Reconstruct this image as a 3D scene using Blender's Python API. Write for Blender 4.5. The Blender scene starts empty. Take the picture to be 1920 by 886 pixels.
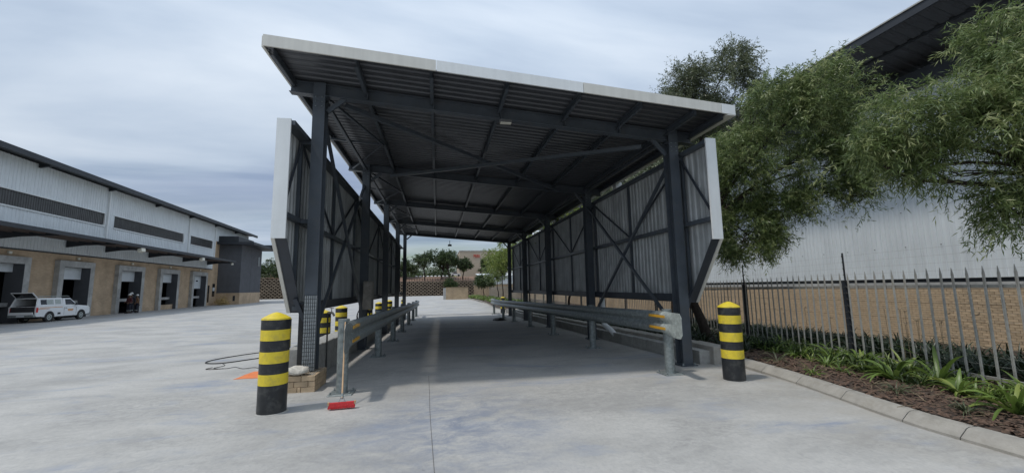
import bpy, math, random
import numpy as np
from mathutils import Vector, Matrix, Euler
random.seed(7)
RNG = np.random.default_rng(11)
R = math.radians
scene = bpy.context.scene
COL = scene.collection

# ------------------------------------------------------------------ camera
cam_d = bpy.data.cameras.new('camera')
cam = bpy.data.objects.new('camera', cam_d)
COL.objects.link(cam)
cam_d.sensor_width = 36.0
cam_d.lens = 36.0 * 760.0 / 1920.0
cam_d.clip_start = 0.05
cam_d.clip_end = 3000
CAMR = Matrix(((0.98354707, -0.00459169, -0.18059368),
               (-0.17975195, -0.12454242, -0.9757963),
               (-0.01801102, 0.99220366, -0.1233187)))
cam.matrix_world = Matrix.Translation((0, 0, 1.75)) @ CAMR.to_4x4()
scene.camera = cam
scene.render.resolution_x = 1024
scene.render.resolution_y = 472
scene.view_settings.view_transform = 'Standard'
scene.view_settings.look = 'None'
scene.view_settings.exposure = 0.46
scene.view_settings.gamma = 1.0

# ------------------------------------------------------------------ light
SUN_TO = Vector((-0.47, -0.13, 1.0)).normalized()
SUN_EL = math.asin(SUN_TO.z)
SUN_AZ = math.atan2(SUN_TO.x, SUN_TO.y)
sun_d = bpy.data.lights.new('sun', 'SUN')
sun_d.energy = 1.4
sun_d.angle = R(4.0)
sun_d.color = (1.0, 0.95, 0.87)
sun = bpy.data.objects.new('sun', sun_d)
COL.objects.link(sun)
sun.rotation_euler = SUN_TO.to_track_quat('Z', 'Y').to_euler()

world = bpy.data.worlds.new('World')
scene.world = world
world.use_nodes = True
wn, wl = world.node_tree.nodes, world.node_tree.links
wn.clear()


def N(nodes, typ, **kw):
    n = nodes.new(typ)
    for k, v in kw.items():
        if k in n.inputs:
            n.inputs[k].default_value = v
        else:
            setattr(n, k, v)
    return n


w_out = N(wn, 'ShaderNodeOutputWorld')
w_bg1 = N(wn, 'ShaderNodeBackground')
w_bg1.inputs['Strength'].default_value = 0.05
w_sky = N(wn, 'ShaderNodeTexSky', sky_type='NISHITA', sun_disc=False,
          sun_elevation=SUN_EL, sun_rotation=SUN_AZ, air_density=1.5, dust_density=0.5, ozone_density=2.5)
w_bg2 = N(wn, 'ShaderNodeBackground')
w_bg2.inputs['Strength'].default_value = 1.0
w_tc = N(wn, 'ShaderNodeTexCoord')
w_sep = N(wn, 'ShaderNodeSeparateXYZ')
wl.new(w_tc.outputs['Generated'], w_sep.inputs[0])
w_zc = N(wn, 'ShaderNodeMath', operation='MAXIMUM')
w_zc.inputs[1].default_value = 0.0
wl.new(w_sep.outputs[2], w_zc.inputs[0])
w_add = N(wn, 'ShaderNodeMath', operation='ADD')
w_add.inputs[1].default_value = 0.10
wl.new(w_zc.outputs[0], w_add.inputs[0])
w_dx = N(wn, 'ShaderNodeMath', operation='DIVIDE')
w_dy = N(wn, 'ShaderNodeMath', operation='DIVIDE')
wl.new(w_sep.outputs[0], w_dx.inputs[0]); wl.new(w_add.outputs[0], w_dx.inputs[1])
wl.new(w_sep.outputs[1], w_dy.inputs[0]); wl.new(w_add.outputs[0], w_dy.inputs[1])
w_cmb = N(wn, 'ShaderNodeCombineXYZ')
wl.new(w_dx.outputs[0], w_cmb.inputs[0]); wl.new(w_dy.outputs[0], w_cmb.inputs[1])
w_map = N(wn, 'ShaderNodeMapping')
w_map.inputs['Rotation'].default_value = (0, 0, R(-14))
w_map.inputs['Scale'].default_value = (0.42, 0.95, 1)
wl.new(w_cmb.outputs[0], w_map.inputs[0])
w_n1 = N(wn, 'ShaderNodeTexNoise')
w_n1.inputs['Scale'].default_value = 0.9
w_n1.inputs['Detail'].default_value = 7
w_n1.inputs['Roughness'].default_value = 0.52
w_n1.inputs['Distortion'].default_value = 0.35
wl.new(w_map.outputs[0], w_n1.inputs['Vector'])
w_n2 = N(wn, 'ShaderNodeTexNoise')
w_n2.inputs['Scale'].default_value = 0.5
w_n2.inputs['Detail'].default_value = 5
w_off = N(wn, 'ShaderNodeVectorMath', operation='ADD')
w_off.inputs[1].default_value = (7.3, 2.1, 0)
wl.new(w_map.outputs[0], w_off.inputs[0])
wl.new(w_off.outputs[0], w_n2.inputs['Vector'])
w_cr = N(wn, 'ShaderNodeValToRGB')           # cloud brightness
e = w_cr.color_ramp
e.elements[0].position = 0.36; e.elements[0].color = (0.205, 0.268, 0.37, 1)
e.elements[1].position = 0.63; e.elements[1].color = (0.48, 0.535, 0.605, 1)
m_ = e.elements.new(0.5); m_.color = (0.35, 0.415, 0.505, 1)
wl.new(w_n1.outputs['Fac'], w_cr.inputs[0])
# the cloud sheet is thinner and bluer low over the horizon
w_hr = N(wn, 'ShaderNodeMapRange')
w_hr.inputs['From Min'].default_value = 0.02
w_hr.inputs['From Max'].default_value = 0.42
wl.new(w_sep.outputs[2], w_hr.inputs['Value'])
w_cov = N(wn, 'ShaderNodeMath', operation='MULTIPLY_ADD')
w_cov.inputs[1].default_value = 0.95
wl.new(w_hr.outputs[0], w_cov.inputs[0])
w_c2 = N(wn, 'ShaderNodeMapRange')
w_c2.inputs['From Min'].default_value = 0.38
w_c2.inputs['From Max'].default_value = 0.60
wl.new(w_n2.outputs['Fac'], w_c2.inputs['Value'])
w_c3 = N(wn, 'ShaderNodeMath', operation='MULTIPLY_ADD')
w_c3.inputs[1].default_value = 0.85
w_c3.inputs[2].default_value = 0.08
wl.new(w_c2.outputs[0], w_c3.inputs[0])
wl.new(w_c3.outputs[0], w_cov.inputs[2])
w_cl = N(wn, 'ShaderNodeClamp')
wl.new(w_cov.outputs[0], w_cl.inputs[0])
# an overcast sheet brightens steadily toward the zenith
w_zen = N(wn, 'ShaderNodeMapRange')
w_zen.inputs['From Min'].default_value = 0.05
w_zen.inputs['From Max'].default_value = 1.0
w_zen.inputs['To Min'].default_value = 0.93
w_zen.inputs['To Max'].default_value = 1.5
wl.new(w_sep.outputs[2], w_zen.inputs['Value'])
wl.new(w_zen.outputs[0], w_bg2.inputs['Strength'])
wl.new(w_cr.outputs[0], w_bg2.inputs['Color'])
w_hs = N(wn, 'ShaderNodeHueSaturation')
w_hs.inputs['Saturation'].default_value = 1.35
w_hs.inputs['Hue'].default_value = 0.545
wl.new(w_sky.outputs[0], w_hs.inputs['Color'])
wl.new(w_hs.outputs[0], w_bg1.inputs['Color'])
w_mix = N(wn, 'ShaderNodeMixShader')
wl.new(w_cl.outputs[0], w_mix.inputs[0])
wl.new(w_bg1.outputs[0], w_mix.inputs[1])
wl.new(w_bg2.outputs[0], w_mix.inputs[2])
wl.new(w_mix.outputs[0], w_out.inputs[0])

scene.render.engine = 'CYCLES'

# ------------------------------------------------------------------ helpers


def smooth(t):
    t = max(0.0, min(1.0, t))
    return t * t * (3 - 2 * t)


def zlane(Y):
    if Y < 4: return 0.0
    if Y < 8: return -.018 * (Y - 4) ** 2 / 8
    if Y < 30: return -.018 * (Y - 6)
    return -.432 + 0.0 * Y if Y < 34 else -.432 * (1 - smooth((Y - 34) / 30))


def zg(X, Y):
    z = zlane(Y)
    if X > 7.3:
        z -= 1.3 * smooth((X - 7.3) / 3.0) * (1 - smooth((Y - 84) / 4))
    f = smooth((-X - 3.2) / 18)
    zl = -0.13 * (1 - smooth((Y - 62) / 30)) if Y > 2 else -0.13 * smooth((Y + 10) / 12)
    return z * (1 - f) + zl * f


class MB:
    def __init__(s):
        s.v, s.f, s.mi = [], [], []
        s.m = 0

    def add(s, vs, fs):
        o = len(s.v)
        s.v += [tuple(p) for p in vs]
        for f in fs:
            s.f.append(tuple(i + o for i in f)); s.mi.append(s.m)
        return s

    def box(s, x0, x1, y0, y1, z0, z1):
        return s.add([(x0, y0, z0), (x1, y0, z0), (x1, y1, z0), (x0, y1, z0),
                      (x0, y0, z1), (x1, y0, z1), (x1, y1, z1), (x0, y1, z1)],
                     [(0, 3, 2, 1), (4, 5, 6, 7), (0, 1, 5, 4), (1, 2, 6, 5), (2, 3, 7, 6), (3, 0, 4, 7)])

    def cbox(s, c, d):
        return s.box(c[0] - d[0] / 2, c[0] + d[0] / 2, c[1] - d[1] / 2, c[1] + d[1] / 2, c[2] - d[2] / 2, c[2] + d[2] / 2)

    def bev(s, x0, x1, y0, y1, z0, z1, b):
        """box with chamfered vertical and top edges"""
        def ring(i, z):
            return [(x0 + i, y0 + b, z), (x0 + b, y0 + i, z), (x1 - b, y0 + i, z), (x1 - i, y0 + b, z),
                    (x1 - i, y1 - b, z), (x1 - b, y1 - i, z), (x0 + b, y1 - i, z), (x0 + i, y1 - b, z)]
        vs = ring(0, z0) + ring(0, z1 - b) + [(min(max(p[0], x0 + b), x1 - b), min(max(p[1], y0 + b), y1 - b), z1) for p in ring(0, z1)]
        fs = []
        for k in range(2):
            for i in range(8):
                fs.append((k * 8 + i, k * 8 + (i + 1) % 8, k * 8 + 8 + (i + 1) % 8, k * 8 + 8 + i))
        fs.append(tuple(range(16, 24))); fs.append(tuple(range(7, -1, -1)))
        return s.add(vs, fs)

    def sweep(s, prof, p0, p1, up=(0, 0, 1), closed=True, cap=True, roll=0.0):
        """prof: (side, up) pairs swept from p0 to p1"""
        p0, p1 = Vector(p0), Vector(p1)
        d = (p1 - p0).normalized()
        u = Vector(up)
        sd = d.cross(u)
        if sd.length < 1e-5:
            sd = d.cross(Vector((0, 1, 0)))
        sd.normalize(); u = sd.cross(d).normalized()
        if roll:
            M = Matrix.Rotation(roll, 3, d); sd = M @ sd; u = M @ u
        n = len(prof)
        vs = [p0 + sd * a + u * b for a, b in prof] + [p1 + sd * a + u * b for a, b in prof]
        fs = [(i, (i + 1) % n, n + (i + 1) % n, n + i) for i in range(n if closed else n - 1)]
        if closed and cap:
            fs += [tuple(range(n - 1, -1, -1)), tuple(range(n, 2 * n))]
        return s.add(vs, fs)

    def bar(s, p0, p1, w, h, up=(0, 0, 1)):
        return s.sweep([(-w / 2, -h / 2), (w / 2, -h / 2), (w / 2, h / 2), (-w / 2, h / 2)], p0, p1, up)

    def ibeam(s, p0, p1, b, h, t=0.012, up=(0, 0, 1)):
        P = [(-b/2, -h/2), (b/2, -h/2), (b/2, -h/2+t), (t/2, -h/2+t), (t/2, h/2-t), (b/2, h/2-t), (b/2, h/2), (-b/2, h/2),
             (-b/2, h/2-t), (-t/2, h/2-t), (-t/2, -h/2+t), (-b/2, -h/2+t)]
        s.sweep(P, p0, p1, up, cap=False)
        o = len(s.v) - 24
        for k in (0, 12):
            q = [(0, 1, 2, 11), (3, 4, 9, 10), (8, 5, 6, 7)]
            for f in q:
                s.f.append(tuple(o + k + i for i in f)); s.mi.append(s.m)
        return s

    def chan(s, p0, p1, b, h, t=0.008, up=(0, 0, 1)):
        P = [(0, -h/2), (b, -h/2), (b, -h/2+t), (t, -h/2+t), (t, h/2-t), (b, h/2-t), (b, h/2), (0, h/2)]
        return s.sweep(P, p0, p1, up, cap=False)

    def tube(s, pts, r, n=8, cap=True):
        pts = [Vector(p) for p in pts]
        rs = r if hasattr(r, '__len__') else [r] * len(pts)
        vs, fs = [], []
        ref = None
        for i, p in enumerate(pts):
            if i == 0: d = pts[1] - pts[0]
            elif i == len(pts) - 1: d = pts[-1] - pts[-2]
            else: d = (pts[i + 1] - pts[i]).normalized() + (pts[i] - pts[i - 1]).normalized()
            d.normalize()
            if ref is None:
                ref = d.orthogonal().normalized()
            ref = (ref - d * ref.dot(d))
            if ref.length < 1e-6: ref = d.orthogonal()
            ref.normalize()
            b = d.cross(ref)
            for k in range(n):
                a = 2 * math.pi * k / n
                vs.append(p + (ref * math.cos(a) + b * math.sin(a)) * rs[i])
        for i in range(len(pts) - 1):
            for k in range(n):
                fs.append((i * n + k, i * n + (k + 1) % n, (i + 1) * n + (k + 1) % n, (i + 1) * n + k))
        if cap:
            fs += [tuple(range(n - 1, -1, -1)), tuple((len(pts) - 1) * n + k for k in range(n))]
        return s.add(vs, fs)

    def lathe(s, prof, c=(0, 0, 0), n=24):
        """prof: (r, z) from bottom to top, capped"""
        vs, fs = [], []
        for r, z in prof:
            for k in range(n):
                a = 2 * math.pi * k / n
                vs.append((c[0] + r * math.cos(a), c[1] + r * math.sin(a), c[2] + z))
        m = len(prof)
        for i in range(m - 1):
            for k in range(n):
                fs.append((i * n + k, i * n + (k + 1) % n, (i + 1) * n + (k + 1) % n, (i + 1) * n + k))
        fs += [tuple(range(n - 1, -1, -1)), tuple((m - 1) * n + k for k in range(n))]
        return s.add(vs, fs)

    def prism(s, poly, axis, a0, a1):
        """poly in the two other axes, extruded along axis"""
        def mk(p, a):
            return (a, p[0], p[1]) if axis == 'x' else ((p[0], a, p[1]) if axis == 'y' else (p[0], p[1], a))
        n = len(poly)
        vs = [mk(p, a0) for p in poly] + [mk(p, a1) for p in poly]
        fs = [(i, (i + 1) % n, n + (i + 1) % n, n + i) for i in range(n)] + [tuple(range(n - 1, -1, -1)), tuple(range(n, 2 * n))]
        return s.add(vs, fs)

    def xf(s, M):
        s.v = [tuple(M @ Vector(p)) for p in s.v]
        return s


WORLD_LOC = {}


def mesh_of(name, mb, mats, off=(0, 0, 0), smooth_=False):
    me = bpy.data.meshes.new(name)
    ox, oy, oz = off
    me.from_pydata([(x - ox, y - oy, z - oz) for x, y, z in mb.v], [], mb.f)
    if not isinstance(mats, (list, tuple)):
        mats = [mats]
    for m in mats:
        me.materials.append(m)
    if len(mats) > 1:
        me.polygons.foreach_set('material_index', mb.mi)
    if smooth_:
        me.polygons.foreach_set('use_smooth', [True] * len(me.polygons))
        if smooth_ != 'all':
            me.set_sharp_from_angle(angle=R(35))
    me.validate()
    return me


def fixn(me):
    import bmesh
    bm = bmesh.new(); bm.from_mesh(me)
    bmesh.ops.recalc_face_normals(bm, faces=bm.faces)
    bm.to_mesh(me); bm.free()


def tag(o, label=None, cat=None, group=None, kind=None):
    if label: o['label'] = label
    if cat: o['category'] = cat
    if group: o['group'] = group
    if kind: o['kind'] = kind
    return o


def empty(name, loc=(0, 0, 0), label=None, cat=None, group=None, rz=0):
    o = bpy.data.objects.new(name, None)
    COL.objects.link(o)
    o.location = loc
    o.rotation_euler = (0, 0, rz)
    o.empty_display_size = 0.3
    WORLD_LOC[o.name] = tuple(loc)
    return tag(o, label, cat, group)


def part(name, mb, mat, parent=None, local=False, sm=False, kind=None, label=None):
    """mesh part; coordinates are in world metres unless local=True"""
    off = (0, 0, 0) if (local or parent is None) else WORLD_LOC[parent.name]
    me = mb if isinstance(mb, bpy.types.Mesh) else mesh_of(name, mb, mat, off, sm)
    o = bpy.data.objects.new(name, me)
    COL.objects.link(o)
    if parent is not None:
        o.parent = parent
        WORLD_LOC[o.name] = WORLD_LOC[parent.name]
    else:
        WORLD_LOC[o.name] = (0, 0, 0)
    return tag(o, label, None, None, kind)


def single(name, mb, mat, loc, label, cat, group=None, sm=False, local=False, kind=None):
    me = mesh_of(name, mb, mat, (0, 0, 0) if local else loc, sm)
    o = bpy.data.objects.new(name, me)
    COL.objects.link(o)
    o.location = loc
    WORLD_LOC[o.name] = tuple(loc)
    return tag(o, label, cat, group, kind)


def copy_tree(o, parent=None):
    c = o.copy()
    COL.objects.link(c)
    if parent is not None:
        c.parent = parent
    for ch in list(o.children):
        copy_tree(ch, c)
    return c


# ------------------------------------------------------------------ materials


def mat(name, col, rough=0.6, metal=0.0, var=0.15, scale=6.0, bump=0.0, bscale=None, col2=None, stretch=None,
        streak=0.0, dirt=None, tint=False, spec=None):
    m = bpy.data.materials.new(name)
    m.use_nodes = True
    n, l = m.node_tree.nodes, m.node_tree.links
    b = n['Principled BSDF']
    b.inputs['Roughness'].default_value = rough
    b.inputs['Metallic'].default_value = metal
    if spec is not None:
        b.inputs['Specular IOR Level'].default_value = spec
    tc = n.new('ShaderNodeTexCoord')
    src = tc.outputs['Object']
    if stretch:
        mp = n.new('ShaderNodeMapping'); mp.inputs['Scale'].default_value = stretch
        l.new(src, mp.inputs[0]); src = mp.outputs[0]
    nz = n.new('ShaderNodeTexNoise'); nz.inputs['Scale'].default_value = scale
    nz.inputs['Detail'].default_value = 6; nz.inputs['Roughness'].default_value = 0.6
    l.new(src, nz.inputs['Vector'])
    rp = n.new('ShaderNodeValToRGB')
    c2 = col2 or tuple(min(1, c * (1 + var)) for c in col)
    c1 = tuple(c * (1 - var) for c in col)
    rp.color_ramp.elements[0].position = 0.32; rp.color_ramp.elements[0].color = (*c1, 1)
    rp.color_ramp.elements[1].position = 0.68; rp.color_ramp.elements[1].color = (*c2, 1)
    l.new(nz.outputs['Fac'], rp.inputs[0])
    out = rp.outputs[0]
    if streak:
        mp2 = n.new('ShaderNodeMapping'); mp2.inputs['Scale'].default_value = (9, 9, 0.5)
        l.new(tc.outputs['Object'], mp2.inputs[0])
        n3 = n.new('ShaderNodeTexNoise'); n3.inputs['Scale'].default_value = 1.0; n3.inputs['Detail'].default_value = 4
        l.new(mp2.outputs[0], n3.inputs['Vector'])
        mr = n.new('ShaderNodeMapRange'); mr.inputs['From Min'].default_value = 0.35; mr.inputs['From Max'].default_value = 0.75
        mr.inputs['To Min'].default_value = 1.0; mr.inputs['To Max'].default_value = 1.0 - streak
        l.new(n3.outputs['Fac'], mr.inputs['Value'])
        mx = n.new('ShaderNodeVectorMath'); mx.operation = 'SCALE'
        l.new(out, mx.inputs[0]); l.new(mr.outputs[0], mx.inputs['Scale'])
        out = mx.outputs[0]
    if dirt:
        n4 = n.new('ShaderNodeTexNoise'); n4.inputs['Scale'].default_value = dirt[1]; n4.inputs['Detail'].default_value = 8
        n4.inputs['Roughness'].default_value = 0.7
        l.new(tc.outputs['Object'], n4.inputs['Vector'])
        mr = n.new('ShaderNodeMapRange'); mr.inputs['From Min'].default_value = 0.5; mr.inputs['From Max'].default_value = 0.7
        mr.inputs['To Max'].default_value = dirt[2]
        l.new(n4.outputs['Fac'], mr.inputs['Value'])
        mx = n.new('ShaderNodeMix'); mx.data_type = 'RGBA'
        l.new(mr.outputs[0], mx.inputs[0]); l.new(out, mx.inputs[6]); mx.inputs[7].default_value = (*dirt[0], 1)
        out = mx.outputs[2]
    if tint:
        oi = n.new('ShaderNodeObjectInfo')
        mr = n.new('ShaderNodeMapRange'); mr.inputs['To Min'].default_value = 1 - tint; mr.inputs['To Max'].default_value = 1 + tint
        l.new(oi.outputs['Random'], mr.inputs['Value'])
        mx = n.new('ShaderNodeVectorMath'); mx.operation = 'SCALE'
        l.new(out, mx.inputs[0]); l.new(mr.outputs[0], mx.inputs['Scale'])
        out = mx.outputs[0]
    l.new(out, b.inputs['Base Color'])
    if bump:
        n5 = n.new('ShaderNodeTexNoise'); n5.inputs['Scale'].default_value = bscale or scale * 4
        n5.inputs['Detail'].default_value = 6
        l.new(src, n5.inputs['Vector'])
        bp = n.new('ShaderNodeBump'); bp.inputs['Strength'].default_value = bump; bp.inputs['Distance'].default_value = 0.02
        l.new(n5.outputs['Fac'], bp.inputs['Height'])
        l.new(bp.outputs[0], b.inputs['Normal'])
    return m


def mat_concrete_yard():
    m = bpy.data.materials.new('yard_concrete')
    m.use_nodes = True
    n, l = m.node_tree.nodes, m.node_tree.links
    b = n['Principled BSDF']
    b.inputs['Roughness'].default_value = 0.78
    b.inputs['Specular IOR Level'].default_value = 0.35
    tc = n.new('ShaderNodeTexCoord')

    def noise(scale, det=6, rough=0.6, st=None, dist=0, rot=0, off=(0, 0, 0)):
        mp = n.new('ShaderNodeMapping')
        mp.inputs['Scale'].default_value = st or (1, 1, 1)
        mp.inputs['Rotation'].default_value = (0, 0, rot)
        mp.inputs['Location'].default_value = off
        l.new(tc.outputs['Object'], mp.inputs[0])
        z = n.new('ShaderNodeTexNoise'); z.inputs['Scale'].default_value = scale
        z.inputs['Detail'].default_value = det; z.inputs['Roughness'].default_value = rough
        z.inputs['Distortion'].default_value = dist
        l.new(mp.outputs[0], z.inputs['Vector'])
        return z.outputs['Fac']

    def mrange(s, a, b_, c=0.0, d=1.0):
        r = n.new('ShaderNodeMapRange')
        r.inputs['From Min'].default_value = a; r.inputs['From Max'].default_value = b_
        r.inputs['To Min'].default_value = c; r.inputs['To Max'].default_value = d
        l.new(s, r.inputs['Value']); return r.outputs[0]

    def mix(f, a, c):
        x = n.new('ShaderNodeMix'); x.data_type = 'RGBA'
        l.new(f, x.inputs[0])
        if isinstance(a, tuple): x.inputs[6].default_value = (*a, 1)
        else: l.new(a, x.inputs[6])
        if isinstance(c, tuple): x.inputs[7].default_value = (*c, 1)
        else: l.new(c, x.inputs[7])
        return x.outputs[2]
    base = mix(mrange(noise(0.42, 6, .6, (1, 1.6, 1), .4, R(-20)), 0.40, 0.60), (0.315, 0.309, 0.296), (0.44, 0.43, 0.408))
    # mottled laitance
    mott = mrange(noise(6.5, 10, 0.78, (1, 1.5, 1), 0.8), 0.38, 0.66)
    mt2 = n.new('ShaderNodeMath'); mt2.operation = 'MULTIPLY'; l.new(mott, mt2.inputs[0]); l.new(mrange(noise(0.7, 5, .6, (1, 1.4, 1), .5, R(15), (5, 8, 0)), 0.35, 0.62, 0.25, 1.0), mt2.inputs[1])
    base = mix(mt2.outputs[0], base, (0.50, 0.49, 0.465))
    fine = mrange(noise(26, 6, 0.7, (1, 0.6, 1), 0.4, R(20)), 0.46, 0.70, 0, 0.34)
    base = mix(fine, base, (0.235, 0.245, 0.26))
    # curing compound: bluish streaky patches
    bl = mrange(noise(0.42, 5, 0.62, (1, 1.9, 1), 0.7, R(-28), (3.2, 1.4, 0)), 0.53, 0.68, 0, 1.0)
    br = mrange(noise(3.2, 8, 0.7, (0.45, 2.0, 1), 0.5, R(-32)), 0.36, 0.62, 0.05, 1.0)
    mm = n.new('ShaderNodeMath'); mm.operation = 'MULTIPLY'
    l.new(bl, mm.inputs[0]); l.new(br, mm.inputs[1])
    m3 = n.new('ShaderNodeMath'); m3.operation = 'MULTIPLY'; m3.inputs[1].default_value = 0.85
    l.new(mm.outputs[0], m3.inputs[0])
    base = mix(m3.outputs[0], base, (0.225, 0.27, 0.36))
    # one large stain of curing compound in front of the canopy
    vd = n.new('ShaderNodeVectorMath'); vd.operation = 'DISTANCE'; vd.inputs[1].default_value = (0.25, 5.6, 0)
    mps = n.new('ShaderNodeMapping'); mps.inputs['Scale'].default_value = (1, 0.62, 1); mps.inputs['Location'].default_value = (0, 2.1, 0)
    l.new(tc.outputs['Object'], mps.inputs[0]); l.new(mps.outputs[0], vd.inputs[0])
    sta = mrange(vd.outputs['Value'], 0.2, 1.7, 1, 0)
    ms = n.new('ShaderNodeMath'); ms.operation = 'MULTIPLY'; l.new(sta, ms.inputs[0]); l.new(mrange(noise(2.2, 9, 0.75, (1, 1.6, 1), 0.6, 0, (4, 4, 0)), 0.40, 0.60, 0, 0.95), ms.inputs[1])
    base = mix(ms.outputs[0], base, (0.215, 0.24, 0.295))
    # dusty tan next to the garden; lane under the roof slightly darker and browner
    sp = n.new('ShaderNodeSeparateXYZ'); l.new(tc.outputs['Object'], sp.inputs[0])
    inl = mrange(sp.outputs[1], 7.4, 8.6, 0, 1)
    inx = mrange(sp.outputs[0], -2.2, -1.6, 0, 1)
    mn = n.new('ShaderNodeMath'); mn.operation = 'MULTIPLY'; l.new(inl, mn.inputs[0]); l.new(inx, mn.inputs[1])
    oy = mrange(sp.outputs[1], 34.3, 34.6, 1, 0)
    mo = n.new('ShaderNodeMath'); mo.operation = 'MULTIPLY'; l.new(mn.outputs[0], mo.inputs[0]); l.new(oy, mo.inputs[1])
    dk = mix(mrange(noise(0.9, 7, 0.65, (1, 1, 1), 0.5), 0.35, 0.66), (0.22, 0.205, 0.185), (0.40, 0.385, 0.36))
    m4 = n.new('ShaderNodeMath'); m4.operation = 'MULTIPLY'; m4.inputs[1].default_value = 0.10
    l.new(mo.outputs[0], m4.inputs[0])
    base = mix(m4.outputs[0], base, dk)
    kx = mrange(sp.outputs[0], 4.0, 6.2, 0, 0.55)
    kn = mrange(noise(1.6, 6), 0.35, 0.6)
    mk = n.new('ShaderNodeMath'); mk.operation = 'MULTIPLY'; l.new(kx, mk.inputs[0]); l.new(kn, mk.inputs[1])
    base = mix(mk.outputs[0], base, (0.33, 0.30, 0.25))
    # dark specks, tyre scuffs
    st = mrange(noise(2.1, 8, 0.75, (1, 1, 1), 0.2, 0, (9, 4, 0)), 0.66, 0.74, 0, 0.45)
    base = mix(st, base, (0.12, 0.115, 0.11))
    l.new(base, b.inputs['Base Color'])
    bp = n.new('ShaderNodeBump'); bp.inputs['Strength'].default_value = 0.35; bp.inputs['Distance'].default_value = 0.006
    l.new(noise(38, 6, 0.7, (1, 0.35, 1)), bp.inputs['Height'])
    l.new(bp.outputs[0], b.inputs['Normal'])
    return m


def mat_leaf(name, dark, light, yellow, trans=0.25):
    m = bpy.data.materials.new(name)
    m.use_nodes = True
    n, l = m.node_tree.nodes, m.node_tree.links
    b = n['Principled BSDF']
    b.inputs['Roughness'].default_value = 0.38
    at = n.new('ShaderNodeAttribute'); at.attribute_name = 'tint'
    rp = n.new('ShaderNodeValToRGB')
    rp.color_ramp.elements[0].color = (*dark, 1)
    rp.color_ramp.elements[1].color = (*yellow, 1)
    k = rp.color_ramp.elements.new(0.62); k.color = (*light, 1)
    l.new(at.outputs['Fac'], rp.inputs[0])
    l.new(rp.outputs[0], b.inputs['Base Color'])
    tr = n.new('ShaderNodeBsdfTranslucent')
    l.new(rp.outputs[0], tr.inputs[0])
    mx = n.new('ShaderNodeMixShader'); mx.inputs[0].default_value = trans
    o = n['Material Output']
    l.new(b.outputs[0], mx.inputs[1]); l.new(tr.outputs[0], mx.inputs[2]); l.new(mx.outputs[0], o.inputs[0])
    return m


def mat_brick_tex(name, c1, c2, mortar, mapping='XZ', scale=1.0):
    """face brick for walls too far off to tell the bricks apart"""
    m = bpy.data.materials.new(name)
    m.use_nodes = True
    n, l = m.node_tree.nodes, m.node_tree.links
    b = n['Principled BSDF']; b.inputs['Roughness'].default_value = 0.85
    tc = n.new('ShaderNodeTexCoord')
    sp = n.new('ShaderNodeSeparateXYZ'); l.new(tc.outputs['Object'], sp.inputs[0])
    ad = n.new('ShaderNodeMath'); ad.operation = 'ADD'
    l.new(sp.outputs[0], ad.inputs[0]); l.new(sp.outputs[1], ad.inputs[1])
    cb = n.new('ShaderNodeCombineXYZ'); l.new(ad.outputs[0], cb.inputs[0]); l.new(sp.outputs[2], cb.inputs[1])
    br = n.new('ShaderNodeTexBrick')
    br.inputs['Color1'].default_value = (*c1, 1); br.inputs['Color2'].default_value = (*c2, 1)
    br.inputs['Mortar'].default_value = (*mortar, 1)
    br.inputs['Scale'].default_value = scale
    br.inputs['Brick Width'].default_value = 0.232; br.inputs['Row Height'].default_value = 0.085
    br.inputs['Mortar Size'].default_value = 0.008
    l.new(cb.outputs[0], br.inputs['Vector'])
    nz = n.new('ShaderNodeTexNoise'); nz.inputs['Scale'].default_value = 0.9; nz.inputs['Detail'].default_value = 6
    l.new(tc.outputs['Object'], nz.inputs['Vector'])
    mr = n.new('ShaderNodeMapRange'); mr.inputs['From Min'].default_value = 0.3; mr.inputs['From Max'].default_value = 0.7
    mr.inputs['To Min'].default_value = 0.78; mr.inputs['To Max'].default_value = 1.15
    l.new(nz.outputs['Fac'], mr.inputs['Value'])
    mx = n.new('ShaderNodeVectorMath'); mx.operation = 'SCALE'
    l.new(br.outputs['Color'], mx.inputs[0]); l.new(mr.outputs[0], mx.inputs['Scale'])
    l.new(mx.outputs[0], b.inputs['Base Color'])
    return m


M = {}
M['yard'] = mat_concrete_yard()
M['steel'] = mat('slate_steel_paint', (0.064, 0.076, 0.091), 0.45, 0.0, 0.18, 2.2, 0.05, 30, dirt=((0.11, 0.105, 0.095), 3.0, 0.35))
M['steel_dark'] = mat('dark_steel_paint', (0.040, 0.047, 0.060), 0.5, 0, 0.2, 3.0)
M['under'] = mat('roof_sheet_underside', (0.075, 0.079, 0.088), 0.38, 0.3, 0.25, 1.2, dirt=((0.05, 0.05, 0.05), 1.2, 0.5))
M['galv_sheet'] = mat('galvanised_sheet_back', (0.42, 0.435, 0.435), 0.5, 0.1, 0.2, 1.6, streak=0.35)
M['white_trim'] = mat('white_flashing', (0.78, 0.80, 0.80), 0.5, 0, 0.05, 1.5, streak=0.10)
M['cream_trim'] = mat('cream_flashing', (0.67, 0.655, 0.60), 0.5, 0, 0.05, 1.5, streak=0.12)
M['galv'] = mat('galvanised_steel', (0.255, 0.285, 0.285), 0.5, 0.45, 0.3, 14, 0.05, 40, dirt=((0.17, 0.185, 0.18), 9, 0.6))
M['galv_plate'] = mat('bright_galvanised_plate', (0.40, 0.44, 0.42), 0.6, 0.2, 0.25, 18, 0.05, 40, dirt=((0.25, 0.27, 0.26), 12, 0.6))
M['reflector'] = mat('amber_reflector', (0.62, 0.33, 0.03), 0.3, 0, 0.08, 20)
M['black_band'] = mat('black_bollard_paint', (0.016, 0.018, 0.021), 0.42, 0, 0.25, 9, 0.05, 50, dirt=((0.12, 0.12, 0.11), 6, 0.45))
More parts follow.
